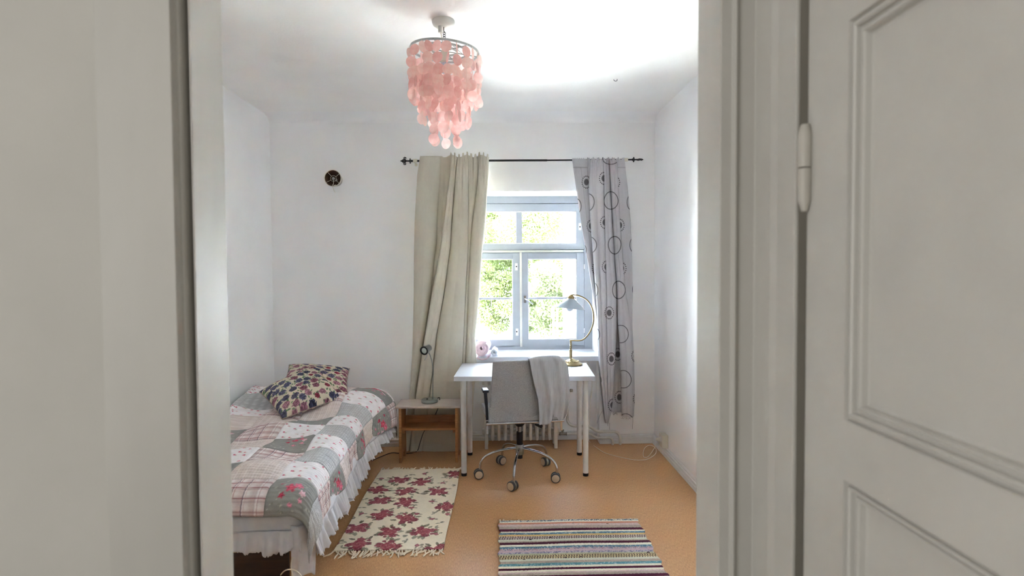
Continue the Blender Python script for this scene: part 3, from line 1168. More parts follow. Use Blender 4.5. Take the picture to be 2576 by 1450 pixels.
def cushion(name, label, c00, c10, c11, c01, T, seed, up=Vector((0, 0, 1)), bot=.45, group=None):
    n = 160
    uu, v2 = np.meshgrid(np.linspace(-1, 1, n), np.linspace(-1, 1, n))
    # corners stay out as ears, sides draw in a little
    pin = .055
    a = uu * (1 - pin * (1 - v2 ** 2))
    b_ = v2 * (1 - pin * (1 - uu ** 2))
    a, b_ = (a + 1) / 2, (b_ + 1) / 2
    C = [np.array(c) for c in (c00, c10, c11, c01)]
    base = ((1 - a) * (1 - b_))[..., None] * C[0] + (a * (1 - b_))[..., None] * C[1] + (a * b_)[..., None] * C[2] + ((1 - a) * b_)[..., None] * C[3]
    nrm = (Vector(c10) - Vector(c00)).cross(Vector(c01) - Vector(c00)).normalized()
    h = T * ((1 - uu ** 2) * (1 - v2 ** 2)) ** .42
    h = h * (1 + .10 * smooth_noise((n, n), 26, seed)) + .004 * smooth_noise((n, n), 12, seed + 3) * (1 - np.maximum(np.abs(uu), np.abs(v2)) ** 4)
    topP = base + np.array(nrm) * h[..., None]
    botP = base - np.array(nrm) * (h * bot)[..., None]
    o = grid_obj(name, topP, M_cush, None, paint_cushion(n, seed))
    tag(o, label, 'cushion', group)
    grid_obj('underside', botP[::3, ::3][:, ::-1].copy() if False else botP, M_cush, o, paint_cushion(n, seed + 50))
    pts = [base[0, i] for i in range(0, n, 4)] + [base[i, -1] for i in range(0, n, 4)] + [base[-1, i] for i in range(n - 1, 0, -4)] + [base[i, 0] for i in range(n - 1, -1, -4)]
    MB().tube(pts, .0035, 6).build('piping', pm('cushion_piping', (170, 152, 140), rough=.9), o, smooth=True)
    return o


cushion('cushion', 'flowered cushion lying nearer, propped on the other flowered cushion', (-1.390, 3.765, .541), (-1.115, 4.15, .584), (-1.385, 4.49, .745), (-1.675, 4.12, .645), .098, 21, group='flowered cushions on the bed')
cushion('cushion', 'flowered cushion lying behind, partly covered by the other flowered cushion', (-1.56, 4.20, .635), (-1.085, 4.205, .600), (-1.165, 4.58, .725), (-1.625, 4.57, .760), .072, 33, group='flowered cushions on the bed')

# ------------------------------------------------------------------ rugs
M_rug = am('rug_cotton', rough=.95, bump=.35, bscale=260, var=.05, vscale=120)
FX0, FX1, FY0, FY1 = -.888, -.300, 3.085, 4.338
nu, nv = 230, 480
x, y = np.meshgrid(np.linspace(FX0, FX1, nu), np.linspace(FY0, FY1, nv))
col = np.zeros((nv, nu, 3))
col[:] = nlin((240, 228, 206))
n1, n2 = smooth_noise((nv, nu), 4.5, 61), smooth_noise((nv, nu), 2.2, 62)
n3 = smooth_noise((nv, nu), 9, 63)
big = [(1090, 230), (1390, 255), (820, 360), (1190, 380), (1610, 385), (840, 510), (1180, 535), (1740, 590), (860, 700), (1190, 750), (520, 885), (970, 935), (1430, 930), (540, 1100), (940, 1130), (1610, 1190), (1870, 150)]
small = [(1540, 755), (1530, 520), (1345, 1120), (1680, 265), (860, 210), (585, 685), (1610, 965), (1440, 140), (1760, 690), (240, 1090), (1330, 690), (1040, 1225), (1260, 610), (1500, 200)]
leafs = [(600, 600), (790, 1235 - 20), (300, 1150), (200, 1230), (1590, 870), (1740, 350), (1380, 420), (1160, 980), (640, 490), (1440, 1000), (1130, 690), (1660, 810), (1850, 300), (500, 740), (680, 550), (1200, 1060), (1280, 150), (1580, 675), (1710, 195), (800, 270), (330, 1065), (1420, 1145)]


def r2f(u, v):
    p_ = on_z(800 + u / 5.37, 1170 + v / 5.37, 0)
    return p_.x, p_.y


rr_ = np.random.RandomState(4)


def leafblob(col, cx, cy, a, L_, c):
    u = (x - cx) * math.cos(a) + (y - cy) * math.sin(a)
    v = -(x - cx) * math.sin(a) + (y - cy) * math.cos(a)
    m_ = (np.abs(u) < L_) & (np.abs(v) < .42 * L_ * (1 - (u / L_) ** 2) * (1 + .4 * n2))
    return blot(col, m_ * .85, c)


for cx, cy in [r2f(*p_) for p_ in leafs]:
    for k in range(3):
        a = rr_.rand() * PI * 2
        col = leafblob(col, cx + .014 * math.cos(a), cy + .014 * math.sin(a), a, .016, (146, 140, 122))
for i, (cx, cy) in enumerate([r2f(*p_) for p_ in big]):
    for k in range(16):
        a = rr_.rand() * PI * 2
        d = rr_.uniform(.05, .085)
        col = leafblob(col, cx + d * math.cos(a), cy + d * math.sin(a) * 1.1, a + rr_.uniform(-.5, .5), rr_.uniform(.018, .026), [(128, 122, 98), (104, 98, 76), (150, 146, 124)][k % 3])
    heads = [(.045, .026, .026), (-.047, -.018, .025), (.026, -.042, .022), (-.022, .046, .02), (.0, .0, .043), (.058, -.012, .014), (-.056, .026, .013)]
    for k, (dx, dy, rad) in enumerate(heads):
        th = i * 1.3
        hx_, hy_ = cx + dx * math.cos(th) - dy * math.sin(th), cy + dx * math.sin(th) + dy * math.cos(th)
        d = np.hypot(x - hx_, y - hy_)
        an = np.arctan2(y - hy_, x - hx_)
        ed = rad * (1 + .06 * np.sin(an * 5 + i + k) + .20 * n1 + .12 * n2)
        c = [(138, 58, 72), (160, 80, 92), (146, 62, 78), (128, 64, 76), (164, 74, 86), (120, 64, 74), (150, 84, 92)][k]
        m_ = d < ed
        col = blot(col, m_ * .95, c)
        col = blot(col, (m_ & (np.sin(d / rad * 9 + an * 2 + n3) > .35)) * .5, (200, 128, 132))
        col = blot(col, (m_ & (n2 < -.4)) * .55, (104, 42, 56))
for i, (cx, cy) in enumerate([r2f(*p_) for p_ in small]):
    for k in range(4):
        a = rr_.rand() * PI * 2
        col = leafblob(col, cx + .026 * math.cos(a), cy + .026 * math.sin(a), a, .014, (134, 128, 106))
    d = np.hypot(x - cx, y - cy)
    col = blot(col, (d < .016 * (1 + .4 * n1)) * .9, (160, 78, 92))
    col = blot(col, (d < .006) * .6, (208, 140, 148))
col = col * (1 + .03 * n3)[..., None]
z = .009 + .0025 * smooth_noise((nv, nu), 60, 64)
ex = 1 + 0 * x
x2 = x + .006 * np.sin(y * 5 + 1) * ((x - FX0) / (FX1 - FX0) * 2 - 1)
rugf = grid_obj('floral_rug', np.stack([x2, y, z], -1), M_rug, None, col, solid=.007)
tag(rugf, 'cream cotton rug with printed burgundy roses beside the bed', 'rug')
M_fringe = pm('fringe_cotton', (238, 225, 202), rough=.95, var=.06)


def tassel(mb, x0, y0, L_, ang, r):
    pts, y_ = [], 0
    a = ang
    p_ = Vector((x0, y0, .007))
    pts.append(p_.copy())
    for k in range(5):
        a += r.uniform(-.35, .35)
        p_ = p_ + Vector((math.cos(a), math.sin(a), 0)) * L_ / 5
        pts.append(Vector((p_.x, p_.y, .0045)))
    mb.tube(pts, [.0045, .0042, .004, .0042, .004, .0022], 6)


rf = random.Random(3)
for k in range(46):
    xx = FX0 + .006 + (FX1 - FX0 - .012) * (k + rf.uniform(-.3, .3)) / 45
    mb = MB()
    tassel(mb, xx, FY0 + .004, rf.uniform(.055, .085), -PI / 2 + rf.uniform(-.8, .8) - .25 * (k < 14), rf)
    mb.build('tassel', M_fringe, rugf, smooth=True)
for k in range(44):
    xx = FX0 + .006 + (FX1 - FX0 - .012) * (k + rf.uniform(-.3, .3)) / 43
    mb = MB()
    tassel(mb, xx, FY1 - .004, rf.uniform(.05, .08), PI / 2 + rf.uniform(-.9, .9), rf)
    mb.build('tassel', M_fringe, rugf, smooth=True)

# striped rag rug
RX0, RX1, RY0 = -.010, .802, 1.75
edges = [(165, None), (183, 'mblue'), (196, 'cream'), (214, 'orange'), (240, 'pinkl'), (272, 'greige'), (302, 'burg'), (318, 'cream'), (341, 'blue'), (361, 'yellow'), (398, 'zig'), (420, 'pale'), (434, 'greige'), (460, 'burg'), (485, 'cream'), (508, 'blue'), (530, 'mottle'), (551, 'pink'), (572, 'mlil'), (590, 'green'), (636, 'zigy'), (662, 'pale'), (690, 'greige'), (721, 'teal'), (745, 'cream'), (771, 'burg'), (795, 'cream'), (811, 'pinkl')]
cols = dict(cream=(240, 235, 216), orange=(206, 142, 118), pinkl=(214, 190, 188), greige=(186, 170, 158), burg=(92, 38, 62), blue=(104, 142, 166), yellow=(222, 190, 132), pale=(214, 216, 200), pink=(206, 178, 190), green=(186, 188, 160), teal=(112, 166, 180))
ys = [on_z(1410, 1280 + e / 4.77, 0).y for e, _ in edges]
RY1 = ys[0] + .006
lo = ys[-1]
seq = [(ys[i], ys[i + 1], edges[i + 1][1]) for i in range(len(ys) - 1)]
names_more = ['greige', 'burg', 'cream', 'blue', 'yellow', 'zig', 'pale', 'greige', 'burg', 'cream', 'teal', 'mottle', 'pink', 'mlil', 'green', 'zigy', 'pale', 'greige', 'orange', 'cream', 'burg', 'cream', 'blue', 'pinkl', 'greige', 'burg', 'cream', 'teal', 'yellow', 'zig', 'pale', 'burg', 'cream', 'mblue']
k = 0
while lo > RY0 + .01:
    w_ = .022 + .016 * ((k * 7) % 5) / 5
    seq.append((lo, lo - w_, names_more[k % len(names_more)]))
    lo -= w_
    k += 1
nu, nv = 260, 620
x, y = np.meshgrid(np.linspace(RX0, RX1, nu), np.linspace(RY0, RY1, nv))
yy = y + .004 * np.sin(x * 4.2 + y * 3) + .0014 * np.sin(x * 2 * PI / .0075) * 1.0 - .006 * (x - RX0) / .8
r4 = np.random.RandomState(8)
sp = r4.rand(nv, nu)
sp2 = smooth_noise((nv, nu), 1.7, 5)
col = np.zeros((nv, nu, 3))
col[:] = nlin(cols['cream'])
for y1_, y0_, nm in seq:
    m_ = (yy <= y1_) & (yy > y0_)
    if nm in cols:
        c = nlin(cols[nm])[None, None, :] * np.ones((nv, nu, 1))
        if nm in ('blue', 'teal'):
            c = c * (1 - .35 * (sp2 > .35)[..., None]) + .35 * (sp2 > .35)[..., None] * nlin((70, 96, 124))
            c = np.where((sp2 < -.5)[..., None], nlin((186, 204, 208)), c)
        elif nm in ('greige', 'pinkl'):
            c = c * (1 + .16 * sp2)[..., None]
    elif nm == 'mblue':
        c = np.where((sp2 > .0)[..., None], nlin((98, 116, 134)), nlin((216, 214, 202)))
    elif nm == 'mottle':
        c = np.where((sp2 > .3)[..., None], nlin((118, 128, 158)), np.where((sp2 < -.4)[..., None], nlin((188, 130, 140)), nlin((206, 188, 192))))
    elif nm == 'mlil':
        c = np.where((sp2 > .1)[..., None], nlin((136, 132, 164)), nlin((196, 186, 196)))
    else:
        ph = (x / .0135 + (y - y0_) / .012 * 1.0)
        zz_ = (np.abs((ph + .5 * np.sin((y - y0_) / .0105 * PI)) % 1.0 - .5) < .23)
        c = np.where(zz_[..., None], nlin((74, 52, 56)), nlin((220, 204, 160) if nm == 'zigy' else (212, 196, 190)))
    col = np.where(m_[..., None], c, col)
col *= (.94 + .12 * sp)[..., None]
z = .009 + .0022 * np.abs(np.sin(y * PI / .011)) + .001 * np.sin(x * 2 * PI / .0075) * np.sign(np.sin(y * PI / .011)) + .002 * smooth_noise((nv, nu), 70, 9)
edge_w = .005 * np.sin(y * 37) + .003 * np.sin(y * 91)
x2 = x + edge_w * (np.abs((x - RX0) / (RX1 - RX0) * 2 - 1) ** 6)
rugs = grid_obj('striped_rug', np.stack([x2, y, z], -1), am('rag_weave', rough=.95, bump=.4, bscale=220, var=.07, vscale=150), None, col, solid=.007)
tag(rugs, 'rag rug with burgundy, blue and cream stripes in front of the chair', 'rug')
for k in range(30):
    xx = RX0 + .005 + (RX1 - RX0 - .01) * (k + rf.uniform(-.3, .3)) / 29
    mb = MB()
    tassel(mb, xx, RY1 - .004, rf.uniform(.012, .03) if k > 7 else rf.uniform(.025, .045), PI / 2 + rf.uniform(-.9, .9) + (.5 if k < 8 else 0), rf)
    mb.build('tassel', M_fringe, rugs, smooth=True)
for (u, v) in ((1250, 180), (1660, 186), (975, 352), (735, 375), (1160, 595), (1345, 585), (660, 620), (2150, 530)):
    q_ = on_z(1180 + u / 4.77, 1280 + v / 4.77, .012)
    MB().ball(q_, .006, 6, sc=(1.5, 1, .8)).build('knot', pm('rag_knot', (84, 66, 70) if v > 300 else (170, 140, 124), rough=.95), rugs, smooth=True)

# ------------------------------------------------------------------ stool used as bedside table
stl = thing('wooden_stool', 'small pine stool with a whitewashed top between bed and desk', 'stool', (-.556, 4.63, 0))
TX0, TX1, TY0, TY1, TZ = -.802, -.306, 4.50, 4.765, .441
MB().box((TX0, TY0, TZ - .016), (TX1, TY1, TZ)).build('top', M_washed, stl, bevel=.003)
for x0 in (TX0 + .022, TX1 - .042):
    mb = MB()
    mb.prism([(TY0 + .02, TZ - .017), (TY1 - .02, TZ - .017), (TY1 - .012, 0), (TY1 - .075, 0), (TY1 - .10, .06), (TY0 + .10, .06), (TY0 + .075, 0), (TY0 + .012, 0)], x0, x0 + .020, 'x')
    mb.build('side_panel', M_pine, stl, bevel=.002)
MB().box((TX0 + .043, TY0 + .035, .246), (TX1 - .043, TY1 - .04, .262)).build('shelf', M_pine, stl, bevel=.002)
MB().box((TX0 + .043, TY1 - .042, .250), (TX1 - .043, TY1 - .024, .318)).build('back_rail', M_pine, stl, bevel=.002)
for x0 in (TX0 + .043, TX1 - .063):
    MB().box((x0, TY0 + .05, .222), (x0 + .020, TY1 - .06, .2455)).build('cleat', M_pine, stl, bevel=.002)

# gooseneck clip-on lamp on the stool
gl = thing('gooseneck_lamp', 'chrome gooseneck reading lamp on the whitewashed stool', 'lamp', (-.556, 4.645, TZ))
gx_, gy_ = -.556, 4.645
MB().lathe([(0, TZ + .001), (.064, TZ + .001), (.066, TZ + .004), (.066, TZ + .020), (.063, TZ + .025), (0, TZ + .026)], (gx_, gy_, 0), 40).build('base', M_steel, gl, smooth=True)
MB().lathe([(0, .0), (.007, 0), (.006, .006), (0, .007)], (gx_ - .018, gy_ - .015, TZ + .026), 12).build('switch', M_black, gl, smooth=True)
npts = [at(1088.5, 1005, gy_), at(1088.8, 960, gy_), at(1089.3, 932, gy_), at(1087, 912, gy_), at(1082, 895, gy_ - .01), at(1077, 886, gy_ - .03)]
npts[0].z = TZ + .024
MB().tube(spline(npts, 8), .0042, 10).build('gooseneck', M_steel, gl, smooth=True)
hc = at(1066.7, 883, gy_ - .075)
hdir = Vector((-.36, -.86, -.16)).normalized()      # where the lamp looks
Mh = Matrix.Translation(hc) @ hdir.to_track_quat('Z', 'Y').to_matrix().to_4x4()
hd_ = MB().lathe([(0, -.085), (.020, -.084), (.026, -.078), (.027, -.035), (.033, -.028), (.0345, 0), (.030, .0), (.029, -.006), (0, -.006)], (0, 0, 0), 32, Mh).build('lamp_head', M_steel, gl, smooth=True)
MB().lathe([(.0225, -.0055), (.0335, -.0055), (.0345, .002), (.0235, .002), (.0225, -.0055)], (0, 0, 0), 32, Mh).build('bezel', M_black, hd_, smooth=True)
MB().lathe([(0, .0), (.0225, -.002), (.0225, -.004), (0, -.004)], (0, 0, 0), 24, Mh).build('lens', pm('frosted_lens', (196, 206, 198), rough=.25, var=.08), hd_, smooth=True)
MB().tube(spline([at(1074.5, 892, gy_ - .07), at(1073, 899, gy_ - .075), at(1068, 907, gy_ - .085)], 6), [.0035] * 12 + [.0022], 8).build('clip_lever', M_chrome, hd_, smooth=True)
cpts = [Vector((gx_ + .045, gy_ + .046, TZ + .012)), at(1104, 1001, 4.70), Vector((at(1106, 1003, 4.715).x, 4.715, TZ + .005)), at(1101, 1030, 4.79), at(1087, 1058, 4.785), at(1067, 1086, 4.775), at(1058, 1110, 4.745), on_z(1049, 1136, .006), on_z(1030, 1141, .004), on_z(1005, 1141, .004), on_z(985, 1140, .004), on_z(962, 1148, .004), on_z(935, 1160, .004)]
MB().tube(spline(cpts, 8), .003, 8).build('cord', M_black, gl, smooth=True)
# ------------------------------------------------------------------ desk
DTH = -.0408
DM = Matrix.Translation((.1716, 4.1427, 0)) @ Matrix.Rotation(DTH, 4, 'Z')
desk = thing('desk', 'white desk with four round legs in front of the window', 'desk', (.1716, 4.4427, 0), DTH)
MB().box((-.5, 0, .697), (.5, .6, .73), DM).build('desk_top', M_desk, desk, bevel=.0015)
for sx in (-1, 1):
    for yy in (.062, .538):
        c = DM @ Vector((sx * .438, yy, 0))
        lg = MB().lathe([(0, .022), (.020, .022), (.020, .690), (.026, .692), (.026, .6965), (0, .6965)], c, 24).build('leg', M_desk_leg, desk, smooth=True)
        MB().lathe([(0, 0), (.0195, 0), (.0205, .004), (.0205, .022), (0, .022)], c, 24).build('foot', M_black, lg, smooth=True)

# ------------------------------------------------------------------ brass desk lamp
YL = 4.625
lx = at(1437, 860, YL).x
bl = thing('table_lamp', 'curved brass table lamp with a white glass shade', 'lamp', (lx, YL, .73))
bx = at(1438.5, 915, YL).x
MB().lathe([(0, .7305), (.080, .7305), (.084, .734), (.083, .741), (.072, .748), (.064, .750), (.058, .758), (.048, .762), (.034, .770), (.018, .776), (.010, .782), (0, .782)], (bx, YL, 0), 48).build('base', M_brass, bl, smooth=True)
for k in range(20):
    a = 2 * PI * k / 20
    MB().ball((bx + .053 * math.cos(a), YL + .053 * math.sin(a), .760), .005, 6).build('bead', M_brass, bl, smooth=True)
z0, z1, z2 = .780, at(1435, 881, YL).z, at(1435, 858.5, YL).z
MB().lathe([(0, z0), (.0085, z0), (.0085, z0 + .008), (.0115, z0 + .01), (.0115, z1 - .008), (.0125, z1 - .007), (.0125, z1), (0, z1)], (bx - .008, YL, 0), 20).build('stem', M_brass, bl, smooth=True)
tw = MB()
for ph in (0, PI):
    pts = []
    for k in range(40):
        t = k / 39
        a = ph + t * 5 * PI
        pts.append((bx - .008 + .0045 * math.cos(a), YL + .0045 * math.sin(a), z1 + (z2 - z1) * t))
    tw.tube(pts, .0048, 8)
tw.build('twisted_stem', M_brass, bl, smooth=True)
apts = [(1433, 857.2), (1441, 857.2), (1450, 857.6), (1459, 857.3), (1466, 855), (1474, 849), (1482, 839), (1488.5, 826), (1492.5, 811), (1493.3, 796), (1491, 781), (1486, 768), (1478.5, 757.5), (1469, 750), (1458, 745), (1448, 742.6), (1438.5, 741.8)]
MB().tube(spline([at(a, b_, YL) for a, b_ in apts], 5), .0056, 12).build('arm', M_brass, bl, smooth=True)
q = at(1437, 746, YL)
Ms = Matrix.Translation(q) @ Matrix.Rotation(math.radians(6.5), 4, 'Y')
sc = YL / F_PX
cap = MB().lathe([(0, .016), (.006, .016), (.008, .012), (.016, .008), (.024, 0), (.027, -.008), (.0275, -.020), (.024, -.021), (0, -.021)], (0, 0, 0), 28, Ms).build('shade_cap', M_brass, bl, smooth=True)
MB().tube([Ms @ Vector((-.026, 0, -.010)), Ms @ Vector((-.036, 0, -.010))], .0035, 8).build('thumb_screw', M_brass, cap, smooth=True)
M_opal = thin('opal_glass', (202, 212, 222), transl=.16, rough=.22, rgb2=(196, 206, 216), scale=4)
MB().shell([(.024, -.016), (.029, -.018), (.070, -.052), (.113, -.088), (.1165, -.093), (.1135, -.0925), (.069, -.0555), (.026, -.0205), (.024, -.016)], (0, 0, 0), 48, Ms).build('lamp_shade', M_opal, bl, smooth=True)
MB().lathe([(0, -.021), (.016, -.022), (.016, -.060), (.020, -.064), (.028, -.078), (.029, -.094), (.025, -.108), (.014, -.117), (0, -.119)], (0, 0, 0), 24, Ms).build('bulb', M_opal, bl, smooth=True)
hk = [(1437, 742), (1434, 739), (1432.3, 735), (1432.6, 731.5), (1434.5, 729.6), (1438, 729.8), (1440.5, 730.5), (1440.8, 733), (1439.5, 733.8)]
mo = MB().tube(spline([at(a, b_, YL) for a, b_ in hk], 5), .0022, 8)
mo.tube([at(1440.5, 730.5, YL), at(1443.5, 730, YL)], [.0022, .001], 8)
mo.build('hook', M_brass, bl, smooth=True)
cw = [Vector((bx + .078, YL + .02, .738)), Vector((bx + .115, YL + .075, .7335)), at(1478, 914, 4.74), at(1484, 925, 4.76), at(1489, 950, 4.76), at(1488.5, 985, 4.755)]
co = MB().tube(spline(cw, 8), .0022, 8)
cw2 = [at(1486.5, 1002, 4.755), at(1484.5, 1030, 4.75), at(1482, 1070, 4.74), at(1480.5, 1100, 4.70), on_z(1484, 1113, .004), on_z(1500, 1126, .004), on_z(1520, 1139, .004), on_z(1545, 1147, .004), on_z(1575, 1154, .004), on_z(1600, 1158, .004), on_z(1625, 1157, .004), on_z(1640, 1150, .006), at(1650, 1140, 4.60), at(1648, 1127, 4.61), at(1634, 1121, 4.62), at(1622, 1128, 4.60), at(1618, 1142, 4.56), at(1621, 1151, 4.54), at(1632, 1148, 4.56), at(1645, 1130, 4.58), at(1654, 1115, 4.59), at(1661, 1110, 4.59)]
co.tube(spline(cw2, 8), .0022, 8)
co.build('cord', M_cream, bl, smooth=True)
MB().tube([at(1488.5, 983, 4.755), at(1488, 986, 4.755), at(1486.8, 999, 4.755), at(1486.3, 1003, 4.755)], [.003, .0062, .0062, .003], 10).build('cord_switch', M_cream, bl, smooth=True)
MB().lathe([(0, 0), (.0165, 0), (.0165, .012), (.010, .030), (.005, .036), (0, .036)], (0, 0, 0), 16, Matrix.Translation((1.259, 4.585, .140)) @ Matrix.Rotation(-PI / 2, 4, 'Y')).build('plug', M_cream, bl, smooth=True)

ob = thing('outlet_box', 'cream surface outlet box above the baseboard with a plug in it', 'outlet', (XR, 4.59, .075))
MB().box((1.262, 4.54, .080), (XR - .0005, 4.63, .182)).build('housing', M_cream, ob, bevel=.004)
MB().lathe([(0, 0), (.021, 0), (.021, .003), (.017, .003), (.017, .001), (0, .001)], (0, 0, 0), 20, Matrix.Translation((1.2615, 4.585, .140)) @ Matrix.Rotation(-PI / 2, 4, 'Y')).build('socket', M_white, ob, smooth=True)

# ------------------------------------------------------------------ rolled towels on the sill
def towel(name, label, cx, cy, R, length, turns, thick, rgb, rgb2, seed, ang, tail=False):
    root = thing(name, label, 'towel', (cx, cy, SILL_Z), ang)
    mt = pm(name + '_terry', rgb, rough=.98, rgb2=rgb2, scale=60, bump=.5, bscale=240)
    r = random.Random(seed)
    n = int(turns * 34)
    cen = []
    for k in range(n + 1):
        t = k / n
        a = -PI / 2 + t * turns * 2 * PI
        rad = thick * .65 + (R - thick * .65 - thick * .5) * t
        w_ = 1 + .06 * math.sin(3 * a + seed) * (1 - t * .8)
        cen.append((rad * w_ * math.cos(-a), rad * w_ * math.sin(-a)))
    vs, fs = [], []
    ny = 6
    for j in range(ny):
        yv = length * j / (ny - 1)
        for k, (u, v) in enumerate(cen):
            w_ = .92 + .08 * math.sin(k * .7)
            vs.append((u, yv + (.008 * math.sin(k * .31 + seed) if j == 0 else 0), v))
    m_ = len(cen)
    for j in range(ny - 1):
        for k in range(m_ - 1):
            fs.append((j * m_ + k, j * m_ + k + 1, (j + 1) * m_ + k + 1, (j + 1) * m_ + k))
    M_ = Matrix.Translation((cx, cy, SILL_Z + R + .002)) @ Matrix.Rotation(ang, 4, 'Z')
    mb = MB().add(vs, fs, M_)
    o = mb.build('roll', mt, root, smooth=True, angle=80)
    md = o.modifiers.new('thickness', 'SOLIDIFY')
    md.thickness = thick
    md.offset = 0
    bv = o.modifiers.new('edges', 'BEVEL')
    bv.width = thick * .35
    bv.segments = 3
    bv.limit_method = 'ANGLE'
    if tail:
        vs, fs = [], []
        for j in range(5):
            for k in range(10):
                t = k / 9
                a = -PI / 2 - .55 + t * 1.6
                rr = R * (1.02 + .06 * t)
                vs.append((rr * math.cos(a), -.004 - j * .004 + length * .1 * j, rr * math.sin(a) - .010 * (1 - j / 4) - .006 * t))
        for j in range(4):
            for k in range(9):
                fs.append((j * 10 + k, j * 10 + k + 1, j * 10 + 11 + k, j * 10 + 10 + k))
        mb = MB().add(vs, fs, Matrix.Translation((cx, cy - .005, SILL_Z + R + .002)) @ Matrix.Rotation(ang, 4, 'Z'))
        t_ = mb.build('loose_end', mt, root, smooth=True, angle=80)
        t_.modifiers.new('thickness', 'SOLIDIFY').thickness = .010
    return root


tq = at(1212, 886, 4.885)
towel('rolled_towel', 'big pink rolled towel at the curtain end of the window sill', tq.x, 4.878, .069, .30, 3.1, .0165, (232, 212, 220), (216, 190, 202), 3, -.06, tail=True)
tq2 = at(1243, 888, 4.93)
towel('rolled_towel', 'small white rolled cloth beside the big pink towel', tq2.x + .003, 4.92, .031, .17, 2.0, .011, (226, 230, 236), (206, 212, 222), 5, -.04)

# ------------------------------------------------------------------ radiator and pipes in the niche
YRf, YRb = 4.848, 4.985
xs_ = [at(1200 + u / 6.904, 1090, YRf).x for u in (162, 270, 380, 490, 600, 710, 820, 930, 1040, 1150, 1255, 1367)]
rad = thing('radiator', 'white column radiator with chipped feet under the window', 'radiator', ((xs_[0] + xs_[-1]) / 2, 4.92, 0))
for i, x0 in enumerate(xs_):
    mb = MB()
    end = i in (0, 11)
    w_ = .0145 if not end else .014
    for yv in (YRf, YRb):
        if end:
            mb.box((x0 - w_, yv - .016, 0), (x0 + w_, yv + .016, .59))
        else:
            mb.tube([(x0, yv, .066), (x0, yv, .070), (x0, yv, .080), (x0, yv, .575), (x0, yv, .59)], [.004, .0105, .0145, .0145, .008], 12)
    for zz in (.125, .545):
        mb.box((x0 - .012, YRf, zz - .022), (x0 + .012, YRb, zz + .022))
    mb.build('column', M_radiator, rad, smooth=True, bevel=.003 if end else 0)
for zz in (.125, .545):
    MB().tube([(xs_[0] - .035, 4.918, zz), (xs_[0] - .034, 4.918, zz), (xs_[-1] + .034, 4.918, zz), (xs_[-1] + .035, 4.918, zz)], [.018, .026, .026, .018], 14).build('header', M_radiator, rad, smooth=True)
M_valve = pm('old_brass_valve', (164, 154, 140), rough=.5, metal=.3, var=.15, scale=40)
vq = at(1415, 1092, 4.918)
zl = vq.z
va = MB().tube([at(1400, 1092, 4.918), at(1405, 1092, 4.918)], .022, 10)
va.build('union_nut', M_radiator, rad, smooth=True)
va = MB().tube([at(1405, 1092, 4.918), at(1409, 1092, 4.918), at(1411, 1092, 4.918), at(1424, 1092, 4.918), at(1426, 1092, 4.918)], [.012, .016, .012, .012, .016], 8)
va.tube([vq, vq + Vector((0, 0, .026))], .009, 8)
va.tube([vq + Vector((0, 0, .026)), vq + Vector((0, 0, .036))], .014, 6)
va.build('valve', M_valve, rad, smooth=True)
kq = at(1437, 983, 4.918)
kb = MB().tube([at(1427, 983, 4.918), at(1433, 983, 4.918), at(1435, 983, 4.918), at(1441, 983, 4.918)], [.008, .008, .014, .010], 10)
kb.build('valve_knob', M_valve, rad, smooth=True)
PR = .0115
pa = [at(1404, 983, 4.918), at(1422, 983, 4.918), at(1427, 987, 4.918), at(1427, 1000, 4.918), at(1427, 1050, 4.918), at(1430, 1064, 4.918), at(1440, 1071.5, 4.918), at(1455, 1072.5, 4.918), at(1478, 1073, 4.918), at(1488, 1077, 4.918), at(1499, 1084, 4.918), at(1510, 1086, 4.918), at(1543, 1086.5, 4.918), at(1554, 1090, 4.918), at(1559.5, 1100, 4.918), at(1560, 1110, 4.918)]
pa.append(Vector((pa[-1].x, 4.918, 0)))
tag(MB().tube(spline(pa, 5), PR, 12).build('heating_pipe', M_radiator, smooth=True), 'upper white heating pipe bending down to the floor by the baseboard', 'pipe')
pb = [at(1426, 1092, 4.918), at(1450, 1092, 4.918), at(1478, 1092, 4.918), at(1486, 1093, 4.918), at(1496, 1099, 4.918), at(1505, 1102, 4.918), at(1528, 1101, 4.918), at(1537, 1103.5, 4.918), at(1541, 1110, 4.918)]
pb.append(Vector((pb[-1].x, 4.918, 0)))
lp = MB().tube(spline(pb, 5), PR, 12).build('heating_pipe', M_radiator, smooth=True)
tag(lp, 'lower white heating pipe with a collar leaving the radiator valve', 'pipe')
MB().tube([at(1511, 1101.5, 4.918), at(1517, 1101.5, 4.918)], .015, 12).build('collar', M_radiator, lp, smooth=True)

# ------------------------------------------------------------------ office chair
CX, CY, PHI = .139, 4.20, math.radians(8)
CM = Matrix.Translation((CX, CY, 0)) @ Matrix.Rotation(PHI, 4, 'Z')
ch = thing('office_chair', 'grey upholstered swivel chair with chrome five-star base', 'chair', (CX, CY, 0), PHI)
MB().lathe([(0, .158), (.027, .158), (.029, .162), (.029, .226), (.026, .231), (0, .231)], (CX, CY, 0), 28).build('hub', M_steel, ch, smooth=True)
MB().lathe([(0, .130), (.020, .130), (.021, .158), (0, .158)], (CX, CY, 0), 20).build('hub_plug', M_black, ch, smooth=True)
MB().lathe([(0, .231), (.0225, .231), (.0225, .322), (0, .322)], (CX, CY, 0), 24).build('column', M_black, ch, smooth=True)
MB().lathe([(0, .322), (.0150, .322), (.0150, .362), (0, .362)], (CX, CY, 0), 20).build('gas_lift', M_steel, ch, smooth=True)
MB().lathe([(0, .360), (.022, .362), (.036, .378), (.042, .398), (.042, .415), (0, .415)], (CX, CY, 0), 24).build('tilt_housing', M_black, ch, smooth=True)
wm = pm('caster_grey', (70, 72, 76), rough=.5)
wc = pm('caster_cap', (206, 184, 160), rough=.4, var=.03)
dirs = []
